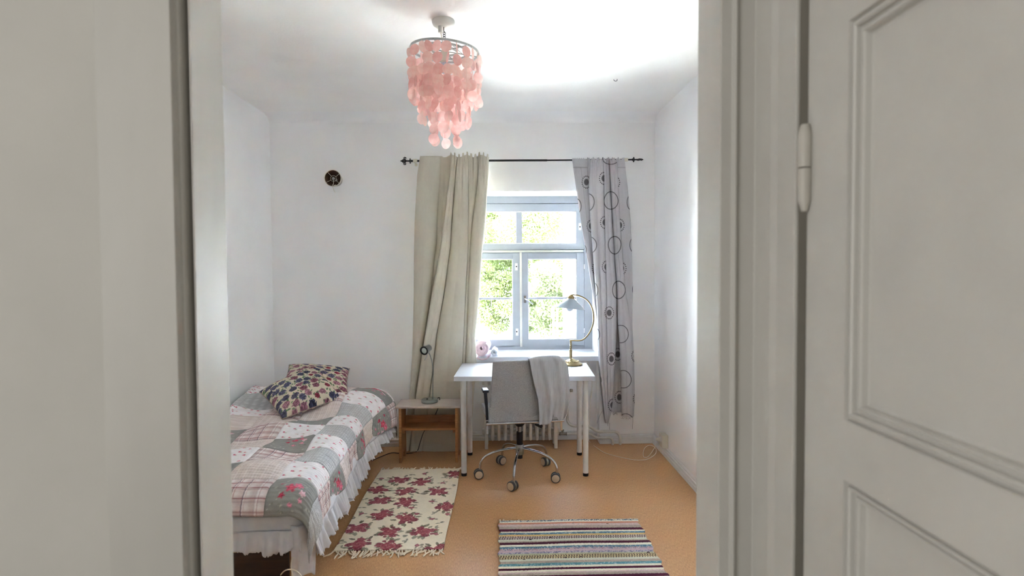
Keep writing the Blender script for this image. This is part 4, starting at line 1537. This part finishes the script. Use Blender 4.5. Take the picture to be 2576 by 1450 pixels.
for k in range(5):
    a = math.radians(260 + 72 * k)
    e = Vector((math.cos(a), math.sin(a), 0))
    base = Vector((CX, CY, 0))
    pts = [base + e * r_ + Vector((0, 0, z_)) for r_, z_ in ((.026, .203), (.09, .199), (.17, .186), (.235, .163), (.268, .136), (.284, .105), (.288, .068))]
    MB().tube(spline(pts, 5), .0095, 12).build('spoke', M_chrome, ch, smooth=True)
    t = base + e * .288
    roll = {0: .55, 1: 1.15, 2: .15, 3: 1.9, 4: 1.35}[k] + .35
    ax = Vector((math.cos(roll), math.sin(roll), 0))
    fw = Vector((-ax.y, ax.x, 0))
    wcen = t + fw * .010 + Vector((0, 0, .0335))
    Mw = Matrix.Translation(wcen) @ ax.to_track_quat('Z', 'Y').to_matrix().to_4x4()
    hood = MB().tube([t + Vector((0, 0, .074)), t + Vector((0, 0, .058))], .0075, 10)
    hood.lathe([(0, -.0075), (.0305, -.0075), (.0305, .0075), (0, .0075)], (0, 0, 0), 24, Mw)
    cs = hood.build('caster', M_steel, ch, smooth=True)
    for sgn in (-1, 1):
        Mx = Mw @ Matrix.Scale(sgn, 4, Vector((0, 0, 1)))
        MB().lathe([(0, .009), (.030, .009), (.0335, .012), (.0335, .022), (.030, .0255), (0, .0255)], (0, 0, 0), 28, Mx).build('wheel', wm, cs, smooth=True)
        MB().lathe([(0, .0255), (.0265, .0255), (.0262, .0275), (.023, .0285), (0, .029)], (0, 0, 0), 28, Mx).build('wheel_cap', wc, cs, smooth=True)

# seat and back: one bent upholstered shell in side profile (y, z)
nu, nv = 40, 30
uu, v2 = np.meshgrid(np.linspace(-1, 1, nu), np.linspace(0, 1, nv))
ylo, yhi = -.235, -.285


def back_pt(u, v, d):
    hw = .246 - .022 * v
    yb = ylo + (yhi - ylo) * v + .03 * (1 - v) ** 2 * .5
    yc = yb + .028 * u * u + d
    zz = .452 + .430 * v - .008 * (u * u) * v
    return np.stack([hw * u, yc, zz], -1)


def loc2w(Pn):
    c, s = math.cos(PHI), math.sin(PHI)
    out = Pn.copy()
    out[..., 0] = CX + c * Pn[..., 0] - s * Pn[..., 1]
    out[..., 1] = CY + s * Pn[..., 0] + c * Pn[..., 1]
    return out


bk = grid_obj('backrest', loc2w(back_pt(uu, v2, 0)), M_grey_felt, ch, solid=.026)
bv = bk.modifiers.new('edges', 'BEVEL')
bv.width = .009
bv.segments = 3
bv.limit_method = 'ANGLE'
sb = MB()
sb.prism([(-.215, .447), (.20, .447), (.235, .455), (.245, .470), (.235, .486), (.19, .492), (-.13, .486), (-.20, .492), (-.228, .56), (-.236, .56), (-.24, .46)], -.248, .248, 'x', CM)
sb.build('seat', M_grey_felt, ch, bevel=.012, seg=3)
MB().box((-.15, -.12, .412), (.15, .14, .447), CM).build('seat_plate', M_black, ch, bevel=.004)
MB().tube([CM @ Vector((-.268, -.235, .449)), CM @ Vector((.268, -.235, .449))], .0075, 10).build('rear_bar', M_chrome, ch, smooth=True)
M_arm = pm('armrest_black', (30, 33, 44), rough=.42)
for sx in (-1, 1):
    x0 = sx * .258
    po = MB()
    po.box((x0 - .008, -.205, .372), (x0 + .008, -.195, .478), CM)
    po.build('arm_post', M_chrome, ch, bevel=.002)
    pts = [(x0, -.200, .470), (x0 + sx * .002, -.202, .54), (x0 + sx * .008, -.206, .61), (x0 + sx * .012, -.210, .660)]
    ar = MB().tube(spline([CM @ Vector(p_) for p_ in pts], 5), [.0095] * 8 + [.0115] * 8, 12).build('armrest', M_arm, ch, smooth=True)
    pd = MB().box((x0 + sx * .010 - .021, -.228, .658), (x0 + sx * .010 + .021, -.135, .678), CM)
    pd.build('arm_pad', M_arm, ar, bevel=.006, seg=3)
    MB().tube([CM @ Vector((x0 - sx * .014, -.215, .449)), CM @ Vector((x0 - sx * .014, .02, .449))], .007, 8).build('seat_rail', M_chrome, ch, smooth=True)
lv = MB().tube([(CX + .035, CY - .02, .402), (CX + .085, CY - .04, .390), (CX + .112, CY - .045, .384)], .004, 8)
lo_ = lv.build('tilt_lever', M_steel, ch, smooth=True)
MB().tube([(CX + .108, CY - .045, .385), (CX + .122, CY - .05, .381), (CX + .150, CY - .058, .374), (CX + .158, CY - .06, .370)], [.006, .009, .013, .010], 8).build('paddle', M_black, lo_, smooth=True)

# grey sweater hung over the chair back
nu, nv = 110, 120
M_knit = pm('grey_knit', (208, 209, 214), rough=.97, rgb2=(188, 189, 194), scale=26, stretch=(14, 1, .6), bump=.5, bscale=120)


def sweater(front):
    us, vs = np.meshgrid(np.linspace(0, 1, nu), np.linspace(0, 1, nv))
    keyv = np.array([0, .12, .35, .6, .8, 1.0])
    xl = np.interp(vs, keyv, [.012, .022, .045, .074, .084, .088])
    xr = np.interp(vs, keyv, [.262, .286, .297, .302, .300, .288])
    x_ = xl + (xr - xl) * us
    bot = np.interp(us, [0, .12, .30, .42, .48, .62, .70, .85, .93, 1], [.437, .432, .432, .452, .472, .478, .455, .452, .462, .50])
    if not front:
        bot = np.full_like(us, .60)
    ztop = .893 + .012 * np.sin(us * PI) ** .7 - .024 * np.clip((us - .8) / .2, 0, 1) ** 2
    z_ = ztop + (bot - ztop) * vs
    hang = np.clip((x_ - .225) / .05, 0, 1)
    vb = np.clip((z_ - .452) / .43, 0, 1)
    yb = ylo + (yhi - ylo) * vb + .03 * (1 - vb) ** 2 * .5 + .028 * np.minimum(1, np.abs(x_) / .24) ** 2
    amp = .006 + .020 * vs ** 1.2
    fold = np.sin(us * 2 * PI * 2.7 + 1.6 * vs + .4) + .45 * np.sin(us * 2 * PI * 5.3 - 1.1 * vs + 2)
    sgn = -1 if front else 1
    over = np.sqrt(np.clip(1 - (1 - np.clip(vs / .07, 0, 1)) ** 2, 0, 1))
    y_ = yb + sgn * (over * (.021 + .004) + amp * (fold + 1.3) * .42 * over)
    y_ = y_ - hang * .004 * vs
    return loc2w(np.stack([x_, y_, z_], -1))


sw = grid_obj('sweater', np.concatenate([sweater(False)[::-1], sweater(True)], 0), M_knit, None, None, solid=.006)
tag(sw, 'light grey knitted sweater draped over the chair back', 'sweater')
# ------------------------------------------------------------------ curtain rod
YR = 4.852
rod = thing('curtain_rod', 'black iron curtain rod with curled finials above the window', 'curtain rod', tuple(at(1320, 404, YR)))
r0, r1, r2, r3 = at(1036, 405.2, YR), at(1376, 403.6, YR), at(1590, 401.8, YR), at(1603, 401.6, YR)
MB().tube([r0, r1], .0085, 12).build('outer_tube', M_iron, rod, smooth=True)
MB().tube([r1 - Vector((.02, 0, 0)), r2], .0065, 12).build('inner_tube', M_iron, rod, smooth=True)


def finial(base, sgn, flat_axis):
    """spear with two curls, lying in the plane of the rod axis and flat_axis"""
    X_ = Vector((sgn, 0, 0))
    W_ = flat_axis
    mb = MB()
    mb.tube([base, base + X_ * .010, base + X_ * .0101, base + X_ * .016, base + X_ * .0161, base + X_ * .024, base + X_ * .045], [.009, .010, .021, .021, .010, .006, .006], 14)
    b0 = base + X_ * .045
    mb.tube([b0, b0 + X_ * .008, b0 + X_ * .02, b0 + X_ * .034, b0 + X_ * .048], [.006, .0085, .006, .0095, .002], 10)
    for s_ in (-1, 1):
        c = [b0 + X_ * .002 + W_ * s_ * .006, b0 + X_ * .012 + W_ * s_ * .016, b0 + X_ * .020 + W_ * s_ * .024, b0 + X_ * .014 + W_ * s_ * .031, b0 + X_ * .004 + W_ * s_ * .027, b0 + X_ * .006 + W_ * s_ * .020]
        mb.tube(spline(c, 5), .004, 8)
        c = [b0 + X_ * .012 + W_ * s_ * .012, b0 + X_ * .024 + W_ * s_ * .012, b0 + X_ * .030 + W_ * s_ * .006]
        mb.tube(spline(c, 5), .0045, 8)
    return mb.build('finial', M_iron, rod, smooth=True)


finial(r0, -1, Vector((0, .2, .98)))
finial(r2, 1, Vector((0, 1, 0)))
for xx, zo in ((1046, -.0), (1576, 0)):
    q = at(xx, 404.5 if xx < 1300 else 402, YR)
    MB().box((q.x - .022, YR - .010, q.z - .013), (q.x + .012, YR + .012, q.z + .013)).build('clip', M_cream, rod, bevel=.003)
    MB().tube([Vector((q.x - .012, YR + .01, q.z - .012)), Vector((q.x - .012, YW - .004, q.z - .014)), Vector((q.x - .012, YW - .001, q.z - .014))], [.004, .004, .014], 10).build('bracket', M_cream, rod, smooth=True)

# ------------------------------------------------------------------ curtains
def curve(pts):
    ys_ = [p[0] for p in pts]
    xs2 = [p[1] for p in pts]
    return lambda y: np.interp(y, ys_, xs2)


def curtain(panels, ytop, ybots, nv, nus, Y0):
    """panels: (left curve, right curve, depth left, depth mid, depth right). Returns px grid, P grid and panel ids"""
    XS, YS, DS, ID = [], [], [], []
    for pi_, (cl, crv, d0, dm, d1) in enumerate(panels):
        u = np.linspace(0, 1, nus[pi_])
        v = np.linspace(0, 1, nv)
        yb = ybots[pi_]
        yb = np.interp(u, np.linspace(0, 1, len(yb)), yb)
        U, V = np.meshgrid(u, v)
        Yp = ytop + V * (yb[None, :] - ytop)
        Xl, Xr = cl(Yp), crv(Yp)
        # rounded front edges: points crowd at fold edges
        Xp = Xl + (Xr - Xl) * U
        dd = (d0 * (1 - U) * (1 - 2 * U).clip(0) + dm * (4 * U * (1 - U)).clip(0, 1) + d1 * U * (2 * U - 1).clip(0))
        rnd_ = np.minimum(U, 1 - U)
        dd = dd - .012 * (1 - np.clip(rnd_ / .10, 0, 1)) ** 2 * (1 if min(d0, d1) > .02 else .4)
        XS.append(Xp)
        YS.append(Yp)
        DS.append(dd)
        ID.append(np.full(Xp.shape, pi_))
    X_, Y_, D_, I_ = (np.concatenate(a, 1) for a in (XS, YS, DS, ID))
    return X_, Y_, D_, I_


def unproject(X_, Y_, Yd):
    ax, ay, az = np.array(AX), np.array(AY), np.array(AZ)
    d = az + ax * ((X_ - 1288) / F_PX)[..., None] + ay * ((725 - Y_) / F_PX)[..., None]
    t = Yd / d[..., 1]
    P_ = d * t[..., None]
    P_[..., 2] += CAM_H
    return P_


# beige curtain
c0 = curve([(393, 1057), (440, 1050), (560, 1043), (640, 1042), (760, 1041), (900, 1037), (1000, 1030), (1139, 1008)])
c1 = curve([(393, 1106), (440, 1105), (525, 1101), (608, 1098), (700, 1087), (760, 1080), (900, 1060), (1000, 1046), (1139, 1029)])
c2 = curve([(387, 1138), (525, 1121), (620, 1108.6), (740, 1087), (850, 1068), (988, 1047.6), (1139, 1031)])
c3 = curve([(393, 1150), (427, 1147), (560, 1136), (620, 1133), (740, 1116.5), (850, 1097), (988, 1082), (1139, 1062)])
c4 = curve([(393, 1175), (404, 1177.6), (525, 1177.6), (620, 1176.7), (740, 1170), (900, 1163), (1000, 1160), (1139, 1152)])
c5 = curve([(393, 1206), (440, 1203), (473, 1200), (560, 1188), (620, 1183), (740, 1178), (900, 1172), (1139, 1160)])
c6 = curve([(393, 1230), (440, 1228), (560, 1221), (640, 1212), (740, 1206), (850, 1195.5), (911, 1198.5), (962, 1194), (1085, 1186), (1139, 1178)])
pan = [(c0, c1, .030, .062, .006), (c1, c2, -.012, -.014, -.012), (c2, c3, .078, .074, .050), (c3, c4, .050, .088, .080), (c4, c5, .026, .042, .020), (c5, c6, .046, .064, .036)]
ybl = [(1137, 1139), (1139, 1139), (1140, 1140.5), (1140.5, 1141), (1139, 1137), (1136, 1133)]
nv = 300
X_, Y_, D_, I_ = curtain(pan, 393, ybl, nv, [46, 12, 26, 46, 22, 26], 4.85)
w_top = np.exp(-(Y_ - 393) / 45)
# gathers at the rod, ragged heading, soft creases from storage
gath = (np.sin((X_ - 1057) * .42 + .5) + .6 * np.sin((X_ - 1057) * .93 + 1.3)) * (X_ > 1112) + .35 * np.sin((X_ - 1057) * .16) * (X_ <= 1112)
D_ = D_ * (1 - .55 * np.exp(-(Y_ - 393) / 18)) + .010 * gath * np.exp(-(Y_ - 393) / 60)
for yc, a in ((582, .0035), (680, .003), (792, .004), (878, .0035), (972, .004), (1050, .003)):
    yy = yc + 3 * np.sin(X_ * .11) + (X_ - 1110) * .05
    D_ = D_ + a * np.exp(-np.abs(Y_ - yy) / 1.6)
D_ = D_ + .004 * smooth_noise(X_.shape, 26, 71)
D_ = D_ * (1 - .62 * np.clip((Y_ - 960) / 50, 0, 1))
D_ = np.where(D_ < .004, .004 + (D_ - .004) * np.clip((Y_ - 415) / 90, 0, 1), D_)
head = np.clip(1 - (Y_ - 393) / 14, 0, 1)
Ytop = Y_ + head * (3 * np.sin(X_ * .17) * (X_ > 1112) + 5.0 * (np.sin(X_ * .61 + 1) > .55) * (X_ > 1125) * -1.6)
Y_b = 4.852 - .014 - D_
flo = np.clip((Y_ - 1118) / 20, 0, 1)
P_ = unproject(X_, Ytop, Y_b - .028 * flo)
P_[..., 2] = np.maximum(P_[..., 2], .006)
colr = np.zeros(X_.shape + (3,))
colr[:] = nlin((216, 210, 195))
colr *= (1 + .03 * smooth_noise(X_.shape, 18, 72) + .02 * smooth_noise(X_.shape, 3, 73))[..., None]
curt = grid_obj('beige_curtain', P_, am('beige_curtain_cloth', rough=.9, bump=.15, bscale=420, transl=.10, var=.03, vscale=240), None, colr, solid=.0022)
tag(curt, 'long beige curtain gathered at the bed side of the window', 'curtain')

# grey printed curtain
l0 = curve([(401, 1439), (422, 1442), (556, 1461), (633, 1474), (720, 1488), (802, 1501), (919, 1506), (981, 1510), (1035, 1515), (1065, 1522)])
l1 = curve([(401, 1486), (478, 1481), (581, 1487), (720, 1498), (760, 1500.5), (802, 1502.5), (919, 1507.5), (1065, 1523)])
l2 = curve([(401, 1517), (415, 1518), (521, 1520), (614, 1522), (720, 1525), (900, 1527), (1065, 1530)])
l3 = curve([(401, 1532), (497, 1537), (650, 1546), (720, 1551), (814, 1551.5), (919, 1547), (993, 1543), (1038, 1538), (1065, 1533)])
l4 = curve([(401, 1533), (497, 1538), (650, 1547), (720, 1552.2), (814, 1554.5), (869, 1559), (943, 1562), (1050, 1564)])
l5 = curve([(401, 1551), (450, 1554), (567, 1560), (720, 1571), (745, 1575), (814, 1587), (900, 1593), (1050, 1592.5)])
l6 = curve([(401, 1571), (474, 1579), (556, 1586), (720, 1592), (817, 1590.5), (906, 1595), (1005, 1596.5), (1050, 1594)])
pan = [(l0, l1, .012, .016, .000), (l1, l2, .076, .090, .086), (l2, l3, .086, .062, .036), (l3, l4, -.040, -.042, -.040), (l4, l5, .050, .080, .086), (l5, l6, .016, .012, .002)]
ybl = [(1064, 1065), (1065, 1066.5), (1066.5, 1062, 1040), (1038, 1038), (1047, 1050, 1051), (1051, 1047)]
nv = 620
X_, Y_, D_, I_ = curtain(pan, 399, ybl, nv, [60, 56, 46, 16, 56, 36], 4.85)
gath = np.sin((X_ - 1440) * .55) + .7 * np.sin((X_ - 1440) * 1.05 + 1)
D_ = D_ * (1 - .6 * np.exp(-(Y_ - 399) / 14)) + .009 * gath * (X_ > 1476) * (X_ < 1556) * np.exp(-(Y_ - 399) / 30)
D_ = D_ + .003 * smooth_noise(X_.shape, 30, 81)
D_ = np.where(D_ < .004, .004 + (D_ - .004) * np.clip((Y_ - 415) / 60, 0, 1), D_)
hem = np.exp(-((Y_ - 421.5) / 1.1) ** 2) * ((X_ < 1478) | (X_ > 1552))
D_ = D_ - .003 * hem
head = np.clip(1 - (Y_ - 399) / 10, 0, 1)
Ytop = Y_ + head * (2.2 * np.sin(X_ * .5) * (X_ > 1470) + 1.6 * np.sin(X_ * 1.3))
P_ = unproject(X_, Ytop, 4.852 - .012 - D_)
colr = np.zeros(X_.shape + (3,))
colr[:] = nlin((206, 204, 208))
colr *= (1 + .02 * smooth_noise(X_.shape, 3, 83))[..., None]
INK = (72, 68, 74)


def oval(cx, cy, rx, ry, lo=-1e9, hi=1e9, w=1.25, pid=None):
    global colr
    th = np.arctan2((Y_ - cy) / ry, (X_ - cx) / rx)
    d = np.hypot((X_ - cx) / rx, (Y_ - cy) / ry) + .02 * np.sin(th * 3 + cx)
    m_ = np.clip(1.4 - np.abs(d - 1) * min(rx, ry) / (w * .72), 0, 1) * (X_ > lo) * (X_ < hi)
    if pid is not None:
        m_ = m_ * np.isin(I_, pid)
    colr = blot(colr, m_ * .95, INK)


def seed_(cx, cy, lo=-1e9, hi=1e9, rx=6, ry=8.2, pid=None, sx=1.0):
    global colr
    ok = (X_ > lo) & (X_ < hi)
    if pid is not None:
        ok = ok & np.isin(I_, pid)
    d = np.hypot((X_ - cx) / (rx * sx), (Y_ - cy) / ry)
    colr = blot(colr, np.clip((1.08 - d) * 6, 0, 1) * ok * .92, (96, 92, 98))
    n_ = 18
    for k in range(n_):
        a = 2 * PI * k / n_
        px_, py_ = cx + 10.8 * sx * math.cos(a), cy + 15 * math.sin(a)
        d = np.hypot((X_ - px_) / max(.5, sx), (Y_ - py_))
        colr = blot(colr, np.clip((1.75 - d) * 1.6, 0, 1) * ok * .95, INK)


C_, D2 = [1, 2], [2, 4]
for cx, cy in ((1537, 505), (1546, 617), (1556.5, 730)):
    oval(cx, cy, 17.5 if cy < 600 else 16, 22, pid=[2, 3, 4, 5])
oval(1536, 398, 20, 16, pid=[1, 2, 3, 4])
for cx, cy in ((1560, 841), (1567, 955), (1574, 1064)):
    oval(cx, cy, 21, 22, pid=[4, 5])
for cx, cy in ((1477, 509), (1481, 617), (1485, 730), (1489, 843), (1493, 957)):
    oval(cx, cy, 18 if cy < 560 else 19.5, 22, pid=[1, 2])
for cx, cy in ((1594, 509), (1601, 617), (1608, 730)):
    oval(cx, cy, 17, 22, pid=[5])
for cx, cy in ((1445, 520), (1458, 632), (1472, 736)):
    oval(cx, cy, 17, 22, pid=[0])
seed_(1475, 458.5, pid=[0])
seed_(1487.5, 569, pid=[0])
seed_(1500.5, 676, pid=[0])
seed_(1519, 449, hi=1520.3)
seed_(1521.5, 560, hi=1521.6)
seed_(1526, 672, hi=1524.6)
seed_(1532.5, 787.5, pid=[1, 2])
seed_(1538, 903.5, pid=[1, 2], sx=.95)
seed_(1541, 1020, pid=[1, 2])
seed_(1548, 459, pid=[5], lo=1550)
seed_(1559, 567, pid=[5])
seed_(1564, 676, pid=[5])
seed_(1554, 892, pid=[3])
seed_(1558, 1000, pid=[3])
seed_(1600, 896, pid=[4, 5])
seed_(1604, 1004, pid=[4, 5])
colr = blot(colr, np.exp(-((Y_ - 421.5) / .8) ** 2) * ((X_ < 1478) | (X_ > 1554)) * .45, (110, 106, 112))
colr = blot(colr, np.exp(-((X_ - (1459 + (Y_ - 401) * .115)) / .7) ** 2) * (I_ == 0) * (Y_ > 421) * .35, (120, 118, 122))
gcur = grid_obj('grey_curtain', P_, am('grey_curtain_cloth', rough=.9, bump=.15, bscale=420, transl=.12, var=.03, vscale=240), None, colr, solid=.0016)
tag(gcur, 'grey curtain printed with dark rings and dotted seeds', 'curtain')
M_thread = pm('loose_thread', (110, 106, 112), rough=.9)
rt_ = random.Random(5)
for pts in ([(1514, 1036), (1507, 1050), (1502, 1066)], [(1533, 1064), (1533, 1072), (1534, 1082)], [(1592, 1050), (1592, 1064), (1591, 1080)], [(1528, 1066), (1529, 1072)]):
    MB().tube([at(a, b_, 4.80) for a, b_ in pts], .0009, 5).build('loose_thread', M_thread, gcur)
for k in range(16):
    x0 = 1541 + k * 1.5 if k < 8 else 1566 + (k - 8) * 3
    y0 = 1037.5 if k < 8 else 1049.5
    yd = 4.838 if k < 8 else 4.80
    MB().tube([at(x0, y0, yd), at(x0 + rt_.uniform(-2, 2), y0 + 3, yd), at(x0 + rt_.uniform(-4, 4), y0 + rt_.uniform(4, 8), yd)], .0007, 4).build('loose_thread', M_thread, gcur)

# ------------------------------------------------------------------ pendant lamp of pink shell discs
cq = on_z(1115.5, 52, HC)
pend = thing('pendant_lamp', 'pendant lamp of pink translucent shell discs on tilted rings', 'ceiling lamp', (cq.x, cq.y, HC))
sp_ = cq.y / F_PX
M_capw = pm('ceiling_rose_white', (222, 220, 214), rough=.45)
MB().lathe([(0, HC - .0005), (.057, HC - .0005), (.058, HC - .010), (.054, HC - .022), (.040, HC - .032), (0, HC - .036)], (cq.x, cq.y, 0), 36).build('ceiling_rose', M_capw, pend, smooth=True)
MB().lathe([(0, HC - .03), (.013, HC - .03), (.0125, HC - .062), (.010, HC - .066), (0, HC - .066)], (cq.x - .014, cq.y - .012, 0), 16).build('cord_grip', M_capw, pend, smooth=True)
rc = at(1118.5, 129, cq.y)            # middle of the ring frame
TILT = math.radians(3.9)
RM = Matrix.Translation(rc) @ Matrix.Rotation(TILT, 4, 'Y') @ Matrix.Rotation(math.radians(1.5), 4, 'X')
M_ring = pm('ring_paint', (196, 198, 198), rough=.4, var=.04)


def ring(r, h, w, name):
    prof = [(r - w, -h / 2), (r, -h / 2), (r, h / 2), (r - w, h / 2), (r - w, -h / 2)]
    mb = MB().shell(prof, (0, 0, 0), 64, RM)
    return mb.build(name, M_ring, pend, smooth=True)


RO, RMID, RIN = .176, .122, .066
ring(RO, .011, .004, 'outer_ring')
ring(RMID, .010, .004, 'middle_ring')
ring(RIN, .010, .004, 'inner_ring')
mb = MB()
for k in range(3):
    a = k * PI / 3 + .3
    e = Vector((math.cos(a), math.sin(a), 0))
    mb.tube([RM @ (e * RO), RM @ (-e * RO)], .0022, 6)
mb.build('cross_wire', M_steel, pend, smooth=True)
hkp = Vector((cq.x + .002, cq.y - .006, HC - .034))
rp = at(1117.5, 89, cq.y)
mb = MB()
mb.tube([hkp, Vector((hkp.x, hkp.y, rp.z + .02)), rp + Vector((.003, 0, .012))], .002, 8)
for k in range(3):
    c = [rp + Vector((.006 * math.sin(t), .002 * k, .007 * math.cos(t) + .012 * (k - 1))) for t in np.linspace(0, 2 * PI, 14)]
    mb.tube(c, .0015, 6)
mb.build('hook', M_iron, pend, smooth=True)
for k in range(3):
    a = k * 2 * PI / 3 + 2.9
    MB().tube([rp - Vector((0, 0, .014)), RM @ Vector((RO * .985 * math.cos(a), RO * .985 * math.sin(a), .004))], .0011, 6).build('suspension_wire', M_steel, pend)
# lamp holder and bulb inside
MB().tube([Vector((cq.x - .014, cq.y - .012, HC - .06)), rc + Vector((0, 0, .0))], .0028, 8).build('cord', M_cream, pend, smooth=True)
MB().lathe([(0, .0), (.018, 0), (.020, -.05), (0, -.05)], rc, 16).build('lamp_holder', M_cream, pend, smooth=True)
MB().ball(rc + Vector((0, 0, -.085)), .030, 10).build('bulb', M_opal, pend, smooth=True)
discm = []
for i, (a, b_) in enumerate((((246, 216, 210), (238, 192, 186)), ((244, 206, 200), (234, 180, 174)), ((250, 228, 220), (243, 206, 198)))):
    mt = thin('pink_shell_%d' % i, a, transl=.58, rough=.35, rgb2=b_, scale=34 + 9 * i)
    mb = MB()
    n = 22
    prof = [(0, .0022), (.014, .0016), (.0235, .0004), (.0275, -.0006)]
    vs, fs = [], []
    vs.append((0, 0, 0))
    for r_, d in prof[1:]:
        for k in range(n):
            t = 2 * PI * k / n
            wob = 1 + .02 * math.sin(3 * t + i)
            vs.append((r_ * wob * math.cos(t), d - .0022, r_ * wob * math.sin(t)))
    for k in range(n):
        fs.append((0, 1 + k, 1 + (k + 1) % n))
    for j in range(2):
        for k in range(n):
            k2 = (k + 1) % n
            fs.append((1 + j * n + k, 1 + (j + 1) * n + k, 1 + (j + 1) * n + k2, 1 + j * n + k2))
    mb.add(vs, fs)
    me = mb.mesh('shell_disc')
    me.materials.append(mt)
    me.polygons.foreach_set('use_smooth', [True] * len(me.polygons))
    discm.append(me)
rl = random.Random(12)
pinv = world_of(pend).inverted()
SP = .0525


def strand(r, a, rows, skip):
    topp = RM @ Vector((r * math.cos(a), r * math.sin(a), -.004))
    c = [topp + Vector((.005 * math.sin(t), 0, .003 + .007 * math.cos(t))) for t in np.linspace(0, 2 * PI, 10)]
    mb = MB().tube(c, .0009, 5)
    low = topp - Vector((0, 0, .010 + SP * rows))
    mb.tube([topp - Vector((0, 0, .004)), low], .0004, 4)
    mb.build('strand', M_cream, pend)
    for k in range(skip, rows):
        zc = .031 + SP * k + rl.uniform(-.003, .003)
        o = bpy.data.objects.new('shell_disc', rl.choice(discm))
        COL.objects.link(o)
        o.parent = pend
        o.matrix_parent_inverse = pinv
        o.location = topp + Vector((rl.uniform(-.004, .004), rl.uniform(-.004, .004), -zc))
        face = a + PI / 2 + rl.gauss(0, .55)
        if rl.random() < .14:
            face += PI / 2
        o.rotation_euler = (rl.gauss(0, .06), rl.gauss(0, .06), face)


for k in range(23):
    strand(RO - .002, 2 * PI * k / 23 + rl.uniform(-.06, .06), 5, 0)
for k in range(14):
    strand(RMID, 2 * PI * k / 14 + rl.uniform(-.08, .08), 7, 2)
for k in range(6):
    strand(RIN, 2 * PI * k / 6 + .5 + rl.uniform(-.1, .1), 9, 4)

# ------------------------------------------------------------------ small wall lamp
WLY = YW
wq = at(836, 448, 4.83)
wl = thing('wall_lamp', 'small round wall lamp with a brown-lined shade and wire spokes', 'wall lamp', (wq.x, YW, wq.z))
MW = Matrix.Translation((wq.x, YW, wq.z)) @ Matrix.Rotation(PI / 2, 4, 'X')     # local +z points into the room
M_lining = pm('brown_lining', (96, 68, 44), rough=.7, rgb2=(70, 46, 36), scale=20)
sh_ = MB().shell([(.048, .012), (.0655, .118), (.067, .120), (.0675, .118), (.050, .010), (.048, .012)], (0, 0, 0), 40, MW).build('shade', pm('shade_cream', (214, 208, 198), rough=.8), wl, smooth=True)
MB().shell([(.0, .014), (.0475, .014), (.0650, .1175)], (0, 0, 0), 40, MW).build('lining', M_lining, sh_, smooth=True)
MB().shell([(.0640, .1175), (.0685, .1175), (.0685, .1215), (.0640, .1215), (.0640, .1175)], (0, 0, 0), 40, MW).build('rim', M_cream, sh_, smooth=True)
MB().lathe([(0, .0), (.035, 0), (.035, .010), (0, .013)], (0, 0, 0), 24, MW).build('wall_plate', M_cream, wl, smooth=True)
MB().lathe([(0, .013), (.010, .013), (.012, .070), (0, .070)], (0, 0, 0), 16, MW).build('lamp_holder', M_cream, wl, smooth=True)
MB().ball(MW @ Vector((0, 0, .095)), .0175, 10).build('bulb', pm('mirror_bulb', (206, 204, 200), rough=.15, metal=.8), wl, smooth=True)
mb = MB().tube([MW @ Vector((.024 * math.cos(t), .024 * math.sin(t), .100)) for t in np.linspace(0, 2 * PI, 28)], .0013, 6)
mb.build('holder_ring', M_cream, wl, smooth=True)
for a in (35, 130, 212, 322):
    t = math.radians(a)
    MB().tube([MW @ Vector((.024 * math.cos(t), .024 * math.sin(t), .100)), MW @ Vector((.0655 * math.cos(t), .0655 * math.sin(t), .1185))], .0013, 6).build('spoke', M_cream, wl)
mb = MB().tube(spline([MW @ Vector(p_) for p_ in ((.002, -.014, .105), (.002, -.045, .112), (-.006, -.062, .110), (-.004, -.10, .06), (-.004, -.105, .03))], 6), .0022, 6)
mb.tube([MW @ Vector((.004, -.058, .112)), MW @ Vector((.024, -.055, .113))], .004, 8)
mb.build('pull_switch', M_cream, wl, smooth=True)

# small hook left in the ceiling
hq = on_z(1548.5, 199, HC)
tag(MB().tube(spline([(hq.x - .012, hq.y, HC - .002), (hq.x - .010, hq.y, HC - .010), (hq.x, hq.y, HC - .014), (hq.x + .010, hq.y, HC - .010), (hq.x + .011, hq.y, HC + .002)], 5), .0016, 6).build('ceiling_hook', M_iron, smooth=True), 'tiny dark wire hook left in the white ceiling', 'hook')
